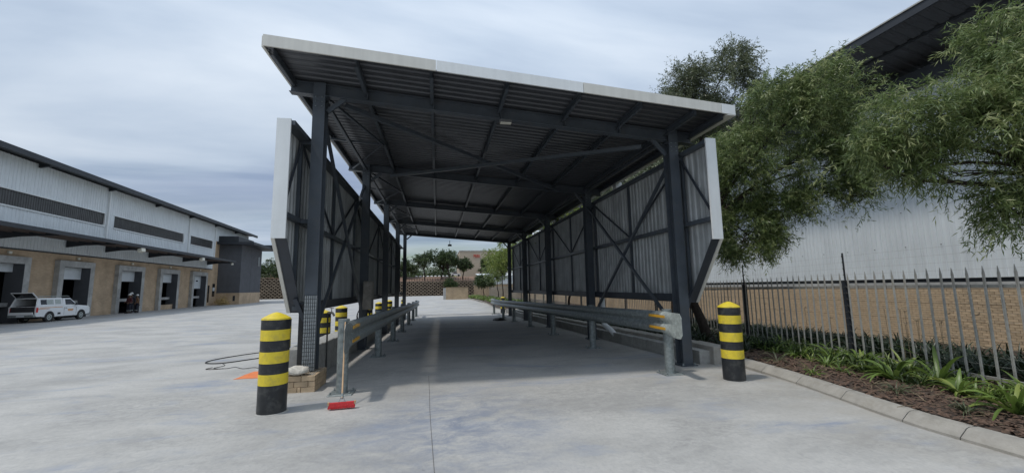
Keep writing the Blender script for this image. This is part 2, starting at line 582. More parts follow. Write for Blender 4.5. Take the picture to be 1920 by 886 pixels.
M['yellow_band'] = mat('yellow_bollard_paint', (0.78, 0.60, 0.04), 0.5, 0, 0.08, 6, 0.05, 50, dirt=((0.36, 0.29, 0.10), 7, 0.6), streak=.12)
M['block'] = mat('precast_concrete', (0.36, 0.355, 0.335), 0.85, 0, 0.16, 7, 0.3, 40, tint=0.07, dirt=((0.22, 0.21, 0.19), 4, 0.5))
M['kerb'] = mat('kerb_concrete', (0.35, 0.33, 0.295), 0.85, 0, 0.14, 6, 0.3, 50, tint=0.06, dirt=((0.24, 0.22, 0.18), 3.5, 0.55))
M['joint'] = mat('joint_grey', (0.13, 0.125, 0.12), 0.9)  # dark grey line colour of the sawn slab joint
M['soil'] = mat('bark_mulch_soil', (0.060, 0.042, 0.032), 0.95, 0, 0.6, 9, 0.9, 22, col2=(0.11, 0.075, 0.055))
M['chip'] = mat('bark_chip', (0.115, 0.072, 0.05), 0.9, 0, 0.5, 30)
M['dry'] = mat('dry_stalk', (0.24, 0.19, 0.12), 0.85, 0, 0.25, 12)
M['brickface'] = mat('yellow_face_brick', (0.46, 0.345, 0.225), 0.85, 0, 0.14, 9, 0.25, 60, tint=0.16)
M['mortar'] = mat('mortar', (0.30, 0.235, 0.165), 0.95, 0, 0.12, 9)
M['bricktex'] = mat_brick_tex('far_face_brick', (0.50, 0.375, 0.24), (0.42, 0.305, 0.19), (0.34, 0.28, 0.21))
M['bricktex2'] = mat_brick_tex('far_face_brick_tan', (0.56, 0.41, 0.265), (0.48, 0.345, 0.22), (0.39, 0.325, 0.25))
M['clad'] = mat('white_wall_sheeting', (0.72, 0.76, 0.78), 0.45, 0, 0.06, 0.6, streak=0.12)
M['clad_grey'] = mat('grey_wall_sheeting', (0.72, 0.76, 0.775), 0.45, 0, 0.06, 0.5, streak=0.14)
M['dark_trim'] = mat('charcoal_trim', (0.024, 0.028, 0.035), 0.5, 0, 0.2, 2)
M['louvre'] = mat('smoked_translucent_sheet', (0.055, 0.055, 0.055), 0.3, 0, 0.3, 1.4, streak=0.3)
M['concrete'] = mat('cast_concrete_surround', (0.42, 0.42, 0.405), 0.85, 0, 0.2, 1.6, 0.1, 20, dirt=((0.17, 0.17, 0.16), 1.2, 0.5))
M['door_white'] = mat('white_roller_door', (0.62, 0.66, 0.68), 0.5, 0, 0.05, 2)
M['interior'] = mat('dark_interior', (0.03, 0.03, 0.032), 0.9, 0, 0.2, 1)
M['plaster'] = mat('dark_grey_plaster', (0.088, 0.092, 0.102), 0.9, 0, 0.12, 1.2, 0.1, 20)
M['under_awn'] = mat('brown_purlin', (0.10, 0.075, 0.065), 0.7, 0, 0.2, 2)
M['glass'] = mat('dark_glass', (0.012, 0.015, 0.018), 0.12, 0, 0.1, 2)
M['lampglass'] = mat('floodlight_face', (0.72, 0.70, 0.60), 0.4, 0, 0.05, 4)
M['rubber'] = mat('black_rubber', (0.018, 0.018, 0.018), 0.6, 0, 0.2, 8)
M['wood'] = mat('pine_broom_handle', (0.50, 0.33, 0.19), 0.6, 0, 0.12, 14, stretch=(1, 1, 0.2))
M['red'] = mat('red_broom_bristle', (0.62, 0.035, 0.04), 0.6, 0, 0.2, 60)
M['pvc'] = mat('white_pvc_pipe', (0.70, 0.72, 0.72), 0.4, 0, 0.05, 4)
M['orange_paint'] = mat('orange_marking_paint', (0.80, 0.20, 0.04), 0.7, 0, 0.15, 12, dirt=((0.50, 0.33, 0.25), 14, 0.7))
M['orange_pale'] = mat('pale_orange_marking_paint', (0.70, 0.33, 0.16), 0.8, 0, 0.15, 12, dirt=((0.42, 0.37, 0.32), 10, 0.8))
M['plaster_lump'] = mat('chalky_plaster_lump', (0.58, 0.545, 0.48), 0.95, 0, 0.2, 16, 0.8, 22)
M['bark'] = mat('dark_bark', (0.040, 0.030, 0.024), 0.95, 0, 0.4, 14, 0.6, 26)
M['pale'] = mat('fence_pale_galvanised', (0.36, 0.355, 0.33), 0.55, 0.3, 0.25, 6, dirt=((0.27, 0.18, 0.10), 2.2, 0.45))
M['white_paint'] = mat('white_vehicle_paint', (0.72, 0.73, 0.73), 0.25, 0, 0.03, 3)
M['grey_plastic'] = mat('grey_plastic', (0.10, 0.10, 0.10), 0.5, 0, 0.1, 8)
M['ev_box'] = mat('weathered_enclosure', (0.27, 0.25, 0.22), 0.6, 0, 0.2, 8, dirt=((0.12, 0.10, 0.085), 6, 0.6))
M['mesh_white'] = mat('pale_plastic_wrap', (0.38, 0.40, 0.40), 0.6, 0, 0.15, 10)
M['grass'] = mat('verge_grass', (0.085, 0.105, 0.035), 0.95, 0, 0.4, 3, 0.5, 18, col2=(0.15, 0.145, 0.06))
M['earth'] = mat('red_brown_earth', (0.20, 0.125, 0.085), 0.95, 0, 0.25, 0.6, 0.3, 6)
M['loffel'] = mat('retaining_block', (0.235, 0.185, 0.135), 0.9, 0, 0.2, 0.9, 0.3, 12)
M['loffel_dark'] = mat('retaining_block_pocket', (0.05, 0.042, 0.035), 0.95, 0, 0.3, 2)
M['tan_wall'] = mat('tan_far_wall', (0.42, 0.36, 0.28), 0.85, 0, 0.08, 0.3)
M['red_letter'] = mat('red_sign_lettering', (0.55, 0.05, 0.03), 0.5, 0, 0.05, 1)
M['skin'] = mat('brown_skin', (0.14, 0.075, 0.045), 0.6, 0, 0.1, 9)
M['cloth_dark'] = mat('dark_work_trousers', (0.02, 0.022, 0.035), 0.9, 0, 0.2, 9)
M['cloth_maroon'] = mat('maroon_work_jacket', (0.085, 0.022, 0.024), 0.9, 0, 0.2, 9)
M['cloth_tan'] = mat('brown_work_jacket', (0.22, 0.12, 0.065), 0.9, 0, 0.2, 9)
M['helmet'] = mat('white_hard_hat', (0.75, 0.75, 0.73), 0.35, 0, 0.03, 9)
M['straw'] = mat('yellow_offcuts', (0.42, 0.30, 0.13), 0.8, 0, 0.3, 8)
M['tail'] = mat('red_tail_light', (0.50, 0.02, 0.02), 0.2, 0, 0.05, 9)
M['decal'] = mat('orange_door_decal', (0.70, 0.30, 0.08), 0.5, 0, 0.1, 40)
M['leaf_a'] = mat_leaf('willow_leaf', (0.048, 0.080, 0.026), (0.175, 0.235, 0.078), (0.44, 0.47, 0.22), 0.34)
M['leaf_b'] = mat_leaf('grey_green_leaf', (0.055, 0.072, 0.040), (0.145, 0.17, 0.095), (0.27, 0.29, 0.17), 0.3)
M['leaf_c'] = mat_leaf('dark_green_leaf', (0.026, 0.046, 0.016), (0.062, 0.098, 0.030), (0.11, 0.145, 0.045), 0.2)
M['leaf_d'] = mat_leaf('yellow_green_leaf', (0.075, 0.115, 0.024), (0.20, 0.26, 0.055), (0.34, 0.37, 0.10), 0.35)
M['strap'] = mat_leaf('strap_leaf', (0.07, 0.12, 0.03), (0.19, 0.28, 0.06), (0.48, 0.48, 0.15), 0.3)
M['strap_dark'] = mat_leaf('dark_strap_leaf', (0.010, 0.020, 0.009), (0.024, 0.042, 0.016), (0.05, 0.08, 0.03), 0.2)

# ================================================================== GROUND
xs = sorted(set([-400, -250, -150, -100, -70] + list(np.arange(-50, -3, 3.0)) + [-3.2, -2.5, -1, 1, 3, 5, 5.6, 6.2, 8, 12, 20, 40, 80, 150, 400]))
ys = sorted(set([-150, -60, -20] + list(np.arange(-8, 66, 1.5)) + [70, 75, 80, 85, 90, 95, 100, 110, 130, 200, 500, 1200]))
g = MB()
vs = [(x, y, zg(x, y)) for y in ys for x in xs]
nx = len(xs)
fs = [(j * nx + i, j * nx + i + 1, (j + 1) * nx + i + 1, (j + 1) * nx + i) for j in range(len(ys) - 1) for i in range(nx - 1)]
g.add(vs, fs)
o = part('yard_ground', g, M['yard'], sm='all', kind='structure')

# painted / sawn marks on the slab
sj = MB()
pts = [(-0.17, 8.9), (-0.13, 7.6), (-0.10, 6.3), (-0.06, 5.2), (-0.02, 4.2), (0.02, 3.0)]
for a, b in zip(pts[:-1], pts[1:]):
    if 5.8 < b[1] + .6 < 6.3: continue
    w = 0.003
    sj.add([(a[0]-w, a[1], zg(0, a[1])+.004), (a[0]+w, a[1], zg(0, a[1])+.004), (b[0]+w, b[1], zg(0, b[1])+.004), (b[0]-w, b[1], zg(0, b[1])+.004)], [(0, 1, 2, 3)])
part('sawn_joint', sj, M['joint'], kind='structure')

dr = MB()
for k in range(24):
    x0 = -1.75 + k * 0.30
    zz = zlane(34.6)
    dr.box(x0, x0 + 0.285, 34.45, 34.75, zz - 0.05, zz + 0.012)
single('drain_channel', dr, M['dark_trim'], (2.0, 34.6, zlane(34.6)), 'black drainage grating running across the lane at the far end of the canopy', 'drain')

# garden bed and slope behind the fence
def kerb_x(Y):
    pts = [(-6, 5.60), (3.2, 5.62), (4.1, 5.64), (4.7, 5.75), (5.2, 5.88), (6.2, 6.12), (7.2, 6.32), (8.2, 6.50), (9.0, 6.60), (40, 6.6)]
    for (a, xa), (b, xb) in zip(pts[:-1], pts[1:]):
        if Y <= b:
            return xa + (xb - xa) * max(0, (Y - a) / (b - a))
    return 6.6


def zbed(X, Y):
    z = zlane(Y) * 0.8 + 0.12
    if X > 9.4:
        z -= 0.60 * smooth((X - 9.4) / 6.5)
    return z


gb = MB()
byt = [-6, -2, 0, 1.5] + list(np.arange(2.5, 14, 0.30)) + list(np.arange(14, 40, 1.0)) + [42, 46, 50, 60, 75, 95]
cols = np.concatenate([np.linspace(0, 3.4, 18), [4.2, 5.5, 7.5, 10, 13]])
vs = []
for Y in byt:
    k0 = kerb_x(Y) + 0.24 if Y < 8.6 else 6.12 + (0.0 if Y < 34 else -0.25 * smooth((Y - 34) / 8))
    if Y > 46: k0 = 5.9 - 2.6 * smooth((Y - 46) / 34)
    for c in cols:
        X = k0 + c
        bumpz = 0.03 * math.sin(X * 5.1 + Y * 3.3) * math.sin(Y * 4.7 - X * 2.1) + random.uniform(-.012, .012)
        vs.append((X, Y, zbed(X, Y) + (bumpz if c > 0 else -0.02)))
nc = len(cols)
gb.add(vs, [(j * nc + i, j * nc + i + 1, (j + 1) * nc + i + 1, (j + 1) * nc + i) for j in range(len(byt) - 1) for i in range(nc - 1)])
part('garden_soil', gb, M['soil'], sm='all', kind='structure')

# mulch chips
chip = MB()
for _ in range(5200):
    Y = random.uniform(1.8, 11.5); X = random.uniform(kerb_x(Y) + 0.26, 8.8 if Y > 5 else 8.0)
    z = zbed(X, Y) + random.uniform(0.0, 0.03)
    L = random.uniform(0.012, 0.045); w = L * random.uniform(.25, .6); a = random.uniform(0, 6.28); t = random.uniform(-.5, .5)
    d = Vector((math.cos(a), math.sin(a), t)) * L; s_ = Vector((-math.sin(a), math.cos(a), random.uniform(-.4, .4))) * w
    p = Vector((X, Y, z + .01))
    chip.add([p - d - s_, p + d - s_, p + d + s_, p - d + s_, p + Vector((0, 0, w))], [(0, 1, 4), (1, 2, 4), (2, 3, 4), (3, 0, 4)])
part('bark_chips', chip, M['chip'], kind='stuff')

# dry stalks and twigs on the mulch
dst = MB()
for _ in range(230):
    Y = random.uniform(2.2, 9.0); X = random.uniform(kerb_x(Y) + 0.35, 8.2)
    z = zbed(X, Y) + 0.02
    a = random.uniform(0, 6.28); L = random.uniform(0.10, 0.42); r = random.uniform(0.0022, 0.005)
    p = Vector((X, Y, z)); q = p + Vector((math.cos(a) * L * .5, math.sin(a) * L * .5, random.uniform(.0, .06)))
    k = q + Vector((math.cos(a + random.uniform(-.5, .5)) * L * .5, math.sin(a) * L * .5, random.uniform(-.04, .05)))
    dst.tube([p, q, k], r, 3, cap=False)
part('dry_stalks', dst, M['dry'], kind='stuff')

# ================================================================== KERB STONES (foreground)
kb = empty('garden_kerb', (5.8, 5.0, 0), 'low grey concrete kerb of splayed stones curving along the mulched garden bed', 'kerb')
seg = [-2.0, -1.0, 0.0, 1.0, 2.0, 2.9, 3.72, 4.32, 5.3, 6.3, 7.3, 8.25]
for a, b in zip(seg[:-1], seg[1:]):
    mb = MB()
    n_ = 4
    rows = []
    for i in range(n_ + 1):
        Y = a + 0.006 + (b - a - 0.012) * i / n_
        x0 = kerb_x(Y); z0 = zg(6, Y)
        rows.append([(x0, Y, z0 - .05), (x0 + .004, Y, z0 + .03), (x0 + .11, Y, z0 + .115), (x0 + .15, Y, z0 + .128), (x0 + .26, Y, z0 + .128), (x0 + .26, Y, z0 - .05)])
    vs = [p for r_ in rows for p in r_]
    fs = [(i * 6 + k, i * 6 + k + 1, (i + 1) * 6 + k + 1, (i + 1) * 6 + k) for i in range(n_) for k in range(5)]
    fs += [tuple(range(5, -1, -1)), tuple(n_ * 6 + k for k in range(6))]
    mb.add(vs, fs)
    part('kerb_stone', mb, M['kerb'], kb)

# low block wall + coping on the right, under the canopy
rw = empty('garden_wall', (6.0, 15, 0), 'low grey block wall with wide coping along the garden, inside the right columns', 'low wall')
Y = 8.45
i = 0
while Y < 34.2:
    L = 0.80
    zz = zlane(Y + L / 2)
    mb = MB().bev(5.80, 6.12, Y + .006, Y + L - .006, zz - .08, zz + 0.30, .008)
    part('block', mb, M['block'], rw)
    Y += L
Y = 8.30
while Y < 34.2:
    L = 1.0
    zz = zlane(Y + L / 2)
    mb = MB().bev(6.05, 6.42, Y + .005, Y + L - .005, zz - .0, zz + 0.40, .012)
    part('coping_stone', mb, M['kerb'], rw)
    Y += L

# left upstand wall
lw = empty('upstand_wall', (-2.7, 20, 0), 'pale grey concrete block upstand beside the left row of canopy columns', 'low wall')
Y = 8.95
while Y < 34.0:
    L = 1.0
    zz = zlane(Y + L / 2)
    mb = MB().bev(-2.97, -2.50, Y + .004, Y + L - .004, zz - .08, zz + 0.66, .014)
    part('block', mb, M['block'], lw)
    Y += L

# ================================================================== CANOPY
XL, XR = -2.37, 5.45
FY = [8.5, 14.05, 19.6, 25.2, 30.75]
Y0, Y1 = 7.30, 31.35


def zr(X):            # underside of the roof sheeting
    return 6.03 - 0.0755 * (X + 3.0)


can = empty('drive_through_canopy', (1.5, 8.5, 0), 'dark steel drive-through canopy with sloping roof, white fascia and hanging side screens', 'canopy')


def corrug(n, pitch, amp=0.03):
    """trapezoid rib profile: list of (t, h)"""
    out = []
    for i in range(n):
        t = i * pitch
        out += [(t, 0), (t + pitch * .52, 0), (t + pitch * .62, amp), (t + pitch * .90, amp)]
    out.append((n * pitch, 0))
    return out


# roof sheeting: ribs run across the lane, down the slope
n_ = int((Y1 - Y0) / 0.20)
prof = corrug(n_, (Y1 - Y0) / n_, 0.028)
rm = MB()
vs = []
for X in (-3.0, 6.10):
    vs += [(X, Y0 + t, zr(X) + h) for t, h in prof]
k = len(prof)
rm.add(vs, [(i, i + 1, k + i + 1, k + i) for i in range(k - 1)])
vs = []
for X in (-3.0, 6.10):
    vs += [(X, Y0 + t, zr(X) + h + .012) for t, h in prof]
rm.add(vs, [(k + i, k + i + 1, i + 1, i) for i in range(k - 1)])
part('roof_sheeting', rm, M['under'], can)

# fascia on the front edge, four lengths
for x0, x1, mk in ((-3.02, -0.045, 'cream_trim'), (-0.035, 2.845, 'white_trim'), (2.855, 5.92, 'cream_trim'), (5.93, 6.25, 'white_trim')):
    mb = MB()
    a, b = zr(x0), zr(x1)
    for (ya, yb, lo, hi) in ((Y0 - .035, Y0 - .005, -.025, .185), (Y0 - .005, Y0 + .20, .165, .19)):
        mb.add([(x0, ya, a + lo), (x1, ya, b + lo), (x1, yb, b + lo), (x0, yb, a + lo), (x0, ya, a + hi), (x1, ya, b + hi), (x1, yb, b + hi), (x0, yb, a + hi)],
               [(0, 3, 2, 1), (4, 5, 6, 7), (0, 1, 5, 4), (1, 2, 6, 5), (2, 3, 7, 6), (3, 0, 4, 7)])
    part('fascia', mb, M[mk], can)
# barge on the left edge in lengths, gutter on the right
for ya, yb in zip([Y0, 10.3, 13.4, 16.5, 19.6, 22.7, 25.8, 28.9], [10.29, 13.39, 16.49, 19.59, 22.69, 25.79, 28.89, Y1]):
    mb = MB().box(-3.05, -3.005, ya, yb, zr(-3) - .03, zr(-3) + .16)
    mb.box(-3.05, -2.93, ya, yb, zr(-3) + .16, zr(-3) + .175)
    part('barge_trim', mb, M['cream_trim'], can)
gp = [(0, 0.14), (0, -0.10), (0.03, -0.13), (0.19, -0.13), (0.19, 0.10), (0.17, 0.10), (0.17, -0.11), (0.035, -0.11), (0.012, -0.09), (0.012, 0.14)]
mb = MB()
vs = [(6.06 + a, Y, zr(6.24) + .085 + b) for Y in (Y0 + .0, Y1) for a, b in gp]
k = len(gp)
mb.add(vs, [(i, (i + 1) % k, k + (i + 1) % k, k + i) for i in range(k)])
mb.box(6.06, 6.25, Y0 - .03, Y0 - .002, zr(6.24) - .045, zr(6.24) + .19)
part('gutter', mb, M['cream_trim'], can)
# lap flashing on the far edge
mb = MB().add([(-3, Y1, zr(-3) - .06), (6.24, Y1, zr(6.24) - .06), (6.24, Y1 + .03, zr(6.24) - .06), (-3, Y1 + .03, zr(-3) - .06),
               (-3, Y1, zr(-3) + .15), (6.24, Y1, zr(6.24) + .15), (6.24, Y1 + .03, zr(6.24) + .15), (-3, Y1 + .03, zr(-3) + .15)],
              [(0, 3, 2, 1), (4, 5, 6, 7), (0, 1, 5, 4), (1, 2, 6, 5), (2, 3, 7, 6), (3, 0, 4, 7)])
part('rear_fascia', mb, M['dark_trim'], can)

# purlins lengthwise
for X in (-2.86, -1.45, -0.10, 1.35, 2.81, 4.13, 5.35, 5.98):
    z = zr(X) - 0.08
    mb = MB().chan((X, Y0 + .02, z), (X, Y1 - .02, z), -0.065, 0.145)
    mb.add([(X - .065, Y0 + .02, z - .0725), (X - .065, Y1 - .02, z - .0725), (X - .065, Y1 - .02, z - .055), (X - .065, Y0 + .02, z - .055)], [(0, 1, 2, 3)])
    part('purlin', mb, M['steel'], can)

# frames
for Y in FY:
    zgl = zlane(Y)
    za = zr(-2.95) - 0.025 - 0.13; zb_ = zr(6.0) - 0.025 - 0.13
    mb = MB().ibeam((-2.95, Y, za), (6.0, Y, zb_), 0.17, 0.255, .014)
    for X in (-1.45, -0.10, 1.35, 2.81, 4.13):        # purlin cleats
        mb.box(X + .002, X + .012, Y - .13, Y + .13, zr(X) - .25, zr(X) - .03)
    raf = part('rafter', mb, M['steel'], can)
    for X, sgn in ((XL, 1), (XR, -1)):
        ztop = zr(X) - 0.04
        b_, h_ = 0.23, 0.28
        mb = MB().ibeam((X, Y, zgl - .1), (X, Y, ztop), b_, h_, .014, up=(0, 1, 0))
        co = part('column', mb, M['steel'], can)
        part('base_plate', MB().box(X - .19, X + .19, Y - .21, Y + .21, zgl, zgl + .022), M['steel'], co)
        # knee bracket
        kb_ = MB()
        kb_.bar((X + sgn * .13, Y, ztop - .56), (X + sgn * .46, Y, zr(X + sgn * .46) - .27), .09, .05, up=(0, 1, 0))
        kb_.box(X - .15, X + .15, Y - .155, Y + .155, ztop - .29, ztop - .275)
        part('knee_bracket', kb_, M['steel'], co)

# bolt heads on column flanges and rafter ends
bo_ = MB()
for Y in FY[:3]:
    for X in (XL, XR):
        for dz in (.30, .40, .50):
            for dx in (-.06, .06):
                bo_.lathe([(.016, -.012), (.016, .0)], (X + dx, Y - .142, zr(X) - .04 - dz), 6)
        for dx in (-.14, .14):
            for dy in (-.16, .16):
                bo_.lathe([(.02, 0), (.02, .03), (.012, .05)], (X + dx, Y + dy, zlane(Y) + .02), 6)
part('bolts', bo_, M['galv'], can, kind='stuff')

# roof bracing: crossed tubes in the first bay, light diagonals at the left edge
mb = MB()
mb.bar((-1.95, 8.75, zr(-1.95) - .30), (4.35, 13.85, zr(4.35) - .30), .09, .09)
part('roof_brace', mb, M['steel'], can)
mb = MB()
mb.bar((4.85, 8.75, zr(4.85) - .38), (-1.55, 13.85, zr(-1.55) - .38), .09, .09)
part('roof_brace', mb, M['steel'], can)
for j in range(4):
    a, b = FY[j] + .15, FY[j + 1] - .15
    mid = (a + b) / 2
    mb = MB()
    mb.bar((-2.25, a, zr(-2.2) - .26), (-1.5, mid, zr(-1.5) - .20), .05, .05)
    part('edge_brace', mb, M['steel'], can)
    mb = MB().bar((-1.5, mid, zr(-1.5) - .20), (-2.8, b, zr(-2.8) - .24), .03, .03)
    part('edge_brace', mb, M['steel'], can)
    mb = MB().bar((-2.86, mid, zr(-2.86) - .20), (-1.45, mid, zr(-1.45) - .20), .05, .05)
    part('edge_strut', mb, M['steel'], can)
    mb = MB().bar((XL, a, zr(XL) - .24), (XL, b, zr(XL) - .24), .08, .08)
    part('eave_tie', mb, M['steel'], can)
    mb = MB().bar((XR, a, zr(XR) - .17), (XR, b, zr(XR) - .17), .08, .08)
    part('eave_tie', mb, M['steel'], can)

# wall bracing in the first bay
for X in (XL, XR):
    for (ya, za, yb, zb_) in ((8.66, zr(X) - .75, 13.9, .70), (13.9, zr(X) - .80, 8.66, .72)):
        dx = 0.045 if ya < 10 else -0.045
        mb = MB().bar((X + dx, ya, za), (X + dx, yb, zb_), .066, .066, up=(1, 0, 0))
        mb.box(X + dx - .008, X + dx + .008, yb - .10, yb + .10, zb_ - .22, zb_ + .10)
        part('wall_brace', mb, M['steel'], can)

# side screens
PZ0, PZ1 = 1.47, 4.80
for sx, yf in ((-1, 7.62), (1, 7.48)):
    XS = -2.78 if sx < 0 else 5.79
    inn = -sx
    n_ = int((31.2 - yf) / 0.19)
    pit = (31.2 - yf) / n_
    mb = MB()
    prof = corrug(n_, pit, 0.030)

    def zlow(Y, yf=yf):
        t = (Y - yf) / 0.92
        return 2.68 + (PZ0 - 2.68) * t if t < 1 else PZ0
    vs = []
    for t, h in prof:
        Y = yf + t
        vs += [(XS + inn * h, Y, zlow(Y)), (XS + inn * h, Y, PZ1)]
    for t, h in prof:
        Y = yf + t
        vs += [(XS + inn * h - inn * .010, Y, zlow(Y)), (XS + inn * h - inn * .010, Y, PZ1)]
    K = 2 * len(prof)
    mb.add(vs, [(2 * i, 2 * i + 2, 2 * i + 3, 2 * i + 1) for i in range(len(prof) - 1)] +
           [(K + 2 * i, K + 2 * i + 1, K + 2 * i + 3, K + 2 * i + 2) for i in range(len(prof) - 1)])
    scr = part('side_screen', mb, M['galv_sheet'], can)
    xi = XS + inn * 0.035

    def cb(x0, x1, *r):
        return MB().box(min(x0, x1), max(x0, x1), *r)
    # white end trim
    part('end_trim', cb(XS - inn * .06, xi + inn * .14, yf - .04, yf - .005, 2.66, PZ1 + .03), M['white_trim'], scr)
    # splayed lower edge: cream lip outside, dark face inside
    mb = MB()
    a = (yf - .03, 2.66); b = (yf + .92, PZ0 - .14)
    for (u0, u1) in ((XS - inn * .06, XS + inn * .0),):
        mb.add([(u0, a[0], a[1]), (u1, a[0], a[1]), (u1, b[0], b[1]), (u0, b[0], b[1]), (u0, a[0] + .05, a[1] + .0), (u1, a[0] + .05, a[1]), (u1, b[0] + .05, b[1]), (u0, b[0] + .05, b[1])],
               [(0, 1, 2, 3), (7, 6, 5, 4), (0, 4, 5, 1), (1, 5, 6, 2), (2, 6, 7, 3), (3, 7, 4, 0)])
    part('splay_trim', mb, M['cream_trim'], scr)
    mb = MB()
    u0, u1 = xi - inn * .03, xi + inn * .15
    mb.add([(u0, a[0] + .03, a[1]), (u1, a[0] + .03, a[1]), (u1, b[0] + .03, b[1]), (u0, b[0] + .03, b[1]), (u0, a[0] + .05, a[1] + .0), (u1, a[0] + .05, a[1]), (u1, b[0] + .05, b[1]), (u0, b[0] + .05, b[1])],
           [(0, 1, 2, 3), (7, 6, 5, 4), (0, 4, 5, 1), (1, 5, 6, 2), (2, 6, 7, 3), (3, 7, 4, 0)])
    part('splay_angle', mb, M['steel_dark'], scr)
    # chords and girt
    part('top_rail', cb(xi, xi + inn * (.20 if sx < 0 else .14), yf, 31.2, PZ1 - .07, PZ1 + .012), M['steel'], scr)  # left rail widened to narrow the sun stripe on the lane
    part('mid_rail', cb(xi, xi + inn * .11, yf, 31.2, 3.06, 3.15), M['steel'], scr)
    part('bottom_rail', cb(xi, xi + inn * .16, yf + .93, 31.2, PZ0 - .14, PZ0 + .05), M['steel_dark'], scr)
    ylist = sorted(FY + [(p + q) / 2 for p, q in zip(FY[:-1], FY[1:])])
    prev = yf + .03
    for j, Y in enumerate(ylist):
        part('screen_post', cb(xi, xi + inn * .065, Y - .03, Y + .03, PZ0 + .05, PZ1 - .07), M['steel'], scr)
        # diagonal from rail to rail
        up_ = j % 2 == 0
        za, zb_ = (PZ1 - .1, 3.15) if not up_ else (3.15, PZ1 - .1)
        if j == 0: za, zb_ = (3.15, PZ1 - .1) if sx < 0 else (3.2, PZ1 - .15)
        part('screen_brace', MB().bar((xi + inn * .05, prev, za), (xi + inn * .04, Y, zb_), .038, .038, up=(1, 0, 0)), M['steel_dark'], scr)
        prev = Y
    XC = XL if sx < 0 else XR
    for Y in FY:
        for z in (PZ0 - .05, 3.10, PZ1 - .1):
            part('hanger', cb(XC - inn * .12, xi + inn * .02, Y - .04, Y + .04, z - .04, z + .04), M['steel'], scr)
    # raking strut from the front column to the foot of the splay
    part('raking_strut', MB().bar((XC - inn * .09, 8.46, 1.12), (xi + inn * .10, 8.36, 1.60), .07, .07, up=(0, 1, 0)), M['steel_dark'], scr)

tk = empty('cable_trunking', (-2.54, 8.5, 0), 'black cable trunking standing against the outer side of the front left column', 'trunking')
part('channel', MB().box(-2.585, -2.495, 8.42, 8.50, zlane(8.5) + .30, 1.52), M['steel_dark'], tk)
part('cover_strip', MB().box(-2.575, -2.505, 8.412, 8.419, zlane(8.5) + .32, 1.50), M['rubber'], tk)

# light fitting under the first rafter
lf = empty('canopy_light', (1.47, 8.5, 5.0), 'small oblong light fitting fixed under the first rafter of the canopy', 'light')
part('lamp_housing', MB().bev(1.33, 1.61, 8.40, 8.52, 5.345, 5.415, .012), M['grey_plastic'], lf)
part('lamp_lens', MB().box(1.35, 1.59, 8.41, 8.51, 5.330, 5.344), M['lampglass'], lf)
lf2 = empty('canopy_floodlight', (0.9, 31.2, 5.2), 'tiny floodlight hanging from the far rafter of the canopy against the sky', 'light')
part('lamp_housing', MB().bev(0.78, 1.06, 31.12, 31.28, 4.92, 5.06, .01), M['dark_trim'], lf2)
part('lamp_bracket', MB().box(.90, .94, 31.18, 31.22, 5.06, 5.36), M['dark_trim'], lf2)

# white gutter outlet and pipe by the second right column
dp = empty('gutter_outlet', (6.2, 13, 4.9), 'white rainwater box and sloping pipe between gutter and top of the right screen', 'rainwater pipe')
part('outlet_box', MB().bev(6.12, 6.36, 12.95, 13.25, 4.96, 5.30, .015), M['pvc'], dp)
part('outlet_pipe', MB().tube([(6.20, 11.1, 5.10), (6.20, 12.95, 5.08)], .05, 12), M['pvc'], dp)
part('outlet_pipe', MB().tube([(6.20, 13.25, 5.08), (6.20, 15.3, 5.05)], .05, 12), M['pvc'], dp)
dp = empty('downpipe', (5.62, 13.5, 0.5), 'white plastic downpipe with a bent outlet at the second right column', 'rainwater pipe')
part('pipe', MB().tube([(5.70, 13.62, 1.50), (5.66, 13.45, .62), (5.66, 13.44, .50)], .085, 14), M['pvc'], dp)
part('elbow', MB().tube([(5.66, 13.44, .50), (5.67, 13.40, .40), (5.80, 13.2, .24), (5.88, 13.05, .08)], .09, 14), M['pvc'], dp)

# plastic wrap on the front left column (grid)
wr = empty('column_wrap', (XL, 8.34, .3), 'pale gridded plastic mesh wrapped round the foot of the front left column', 'mesh wrap')
zt, zb_ = 1.66, 0.27
part('wrap_sheet', MB().box(XL - .105, XL + .128, 8.325, 8.345, zb_, zt), M['mesh_white'], wr)
gm = MB()
k = 6
for i in range(k + 1):
    x = XL - .10 + .224 * i / k
    gm.box(x - .0032, x + .0032, 8.315, 8.3248, zb_, zt)
nn = 20
for i in range(nn + 1):
    z = zb_ + (zt - zb_) * i / nn
    gm.box(XL - .105, XL + .128, 8.311, 8.3148, z - .0032, z + .0032)
part('wrap_grid', gm, M['dark_trim'], wr, kind='stuff')

# enclosure and hose on the second left column
bx = empty('column_box', (-2.25, 13.85, 1.5), 'weathered beige box fixed on the inner side of the second left column', 'enclosure')
part('box_body', MB().bev(-2.30, -2.02, 13.45, 13.84, 1.13, 2.02, .03), M['ev_box'], bx)
part('box_lid', MB().box(-2.28, -2.04, 13.435, 13.45, 1.18, 1.97), M['ev_box'], bx)
hp = []
for i in range(60):
    a = i / 59 * 2 * math.pi * 2.6
    hp.append((-2.30 + .19 * math.cos(a), 13.62 + .02 * i / 10, 0.92 - .02 * math.sin(a * .3) + .25 * math.sin(a)))
single('hanging_hose', MB().tube(hp + [(-2.25, 13.75, .5), (-2.3, 13.8, .1)], .013, 6), M['rubber'], (-2.3, 13.7, .9),
       'coil of black hose hanging below the box on the second left column', 'hose', sm=True)

# ================================================================== GUARDRAILS
WP = [(0.0, .155), (.030, .155), (.078, .115), (.082, .085), (.078, .055), (.030, .012), (.026, 0), (.030, -.012), (.078, -.055), (.082, -.085), (.078, -.115), (.030, -.155), (0, -.155)]


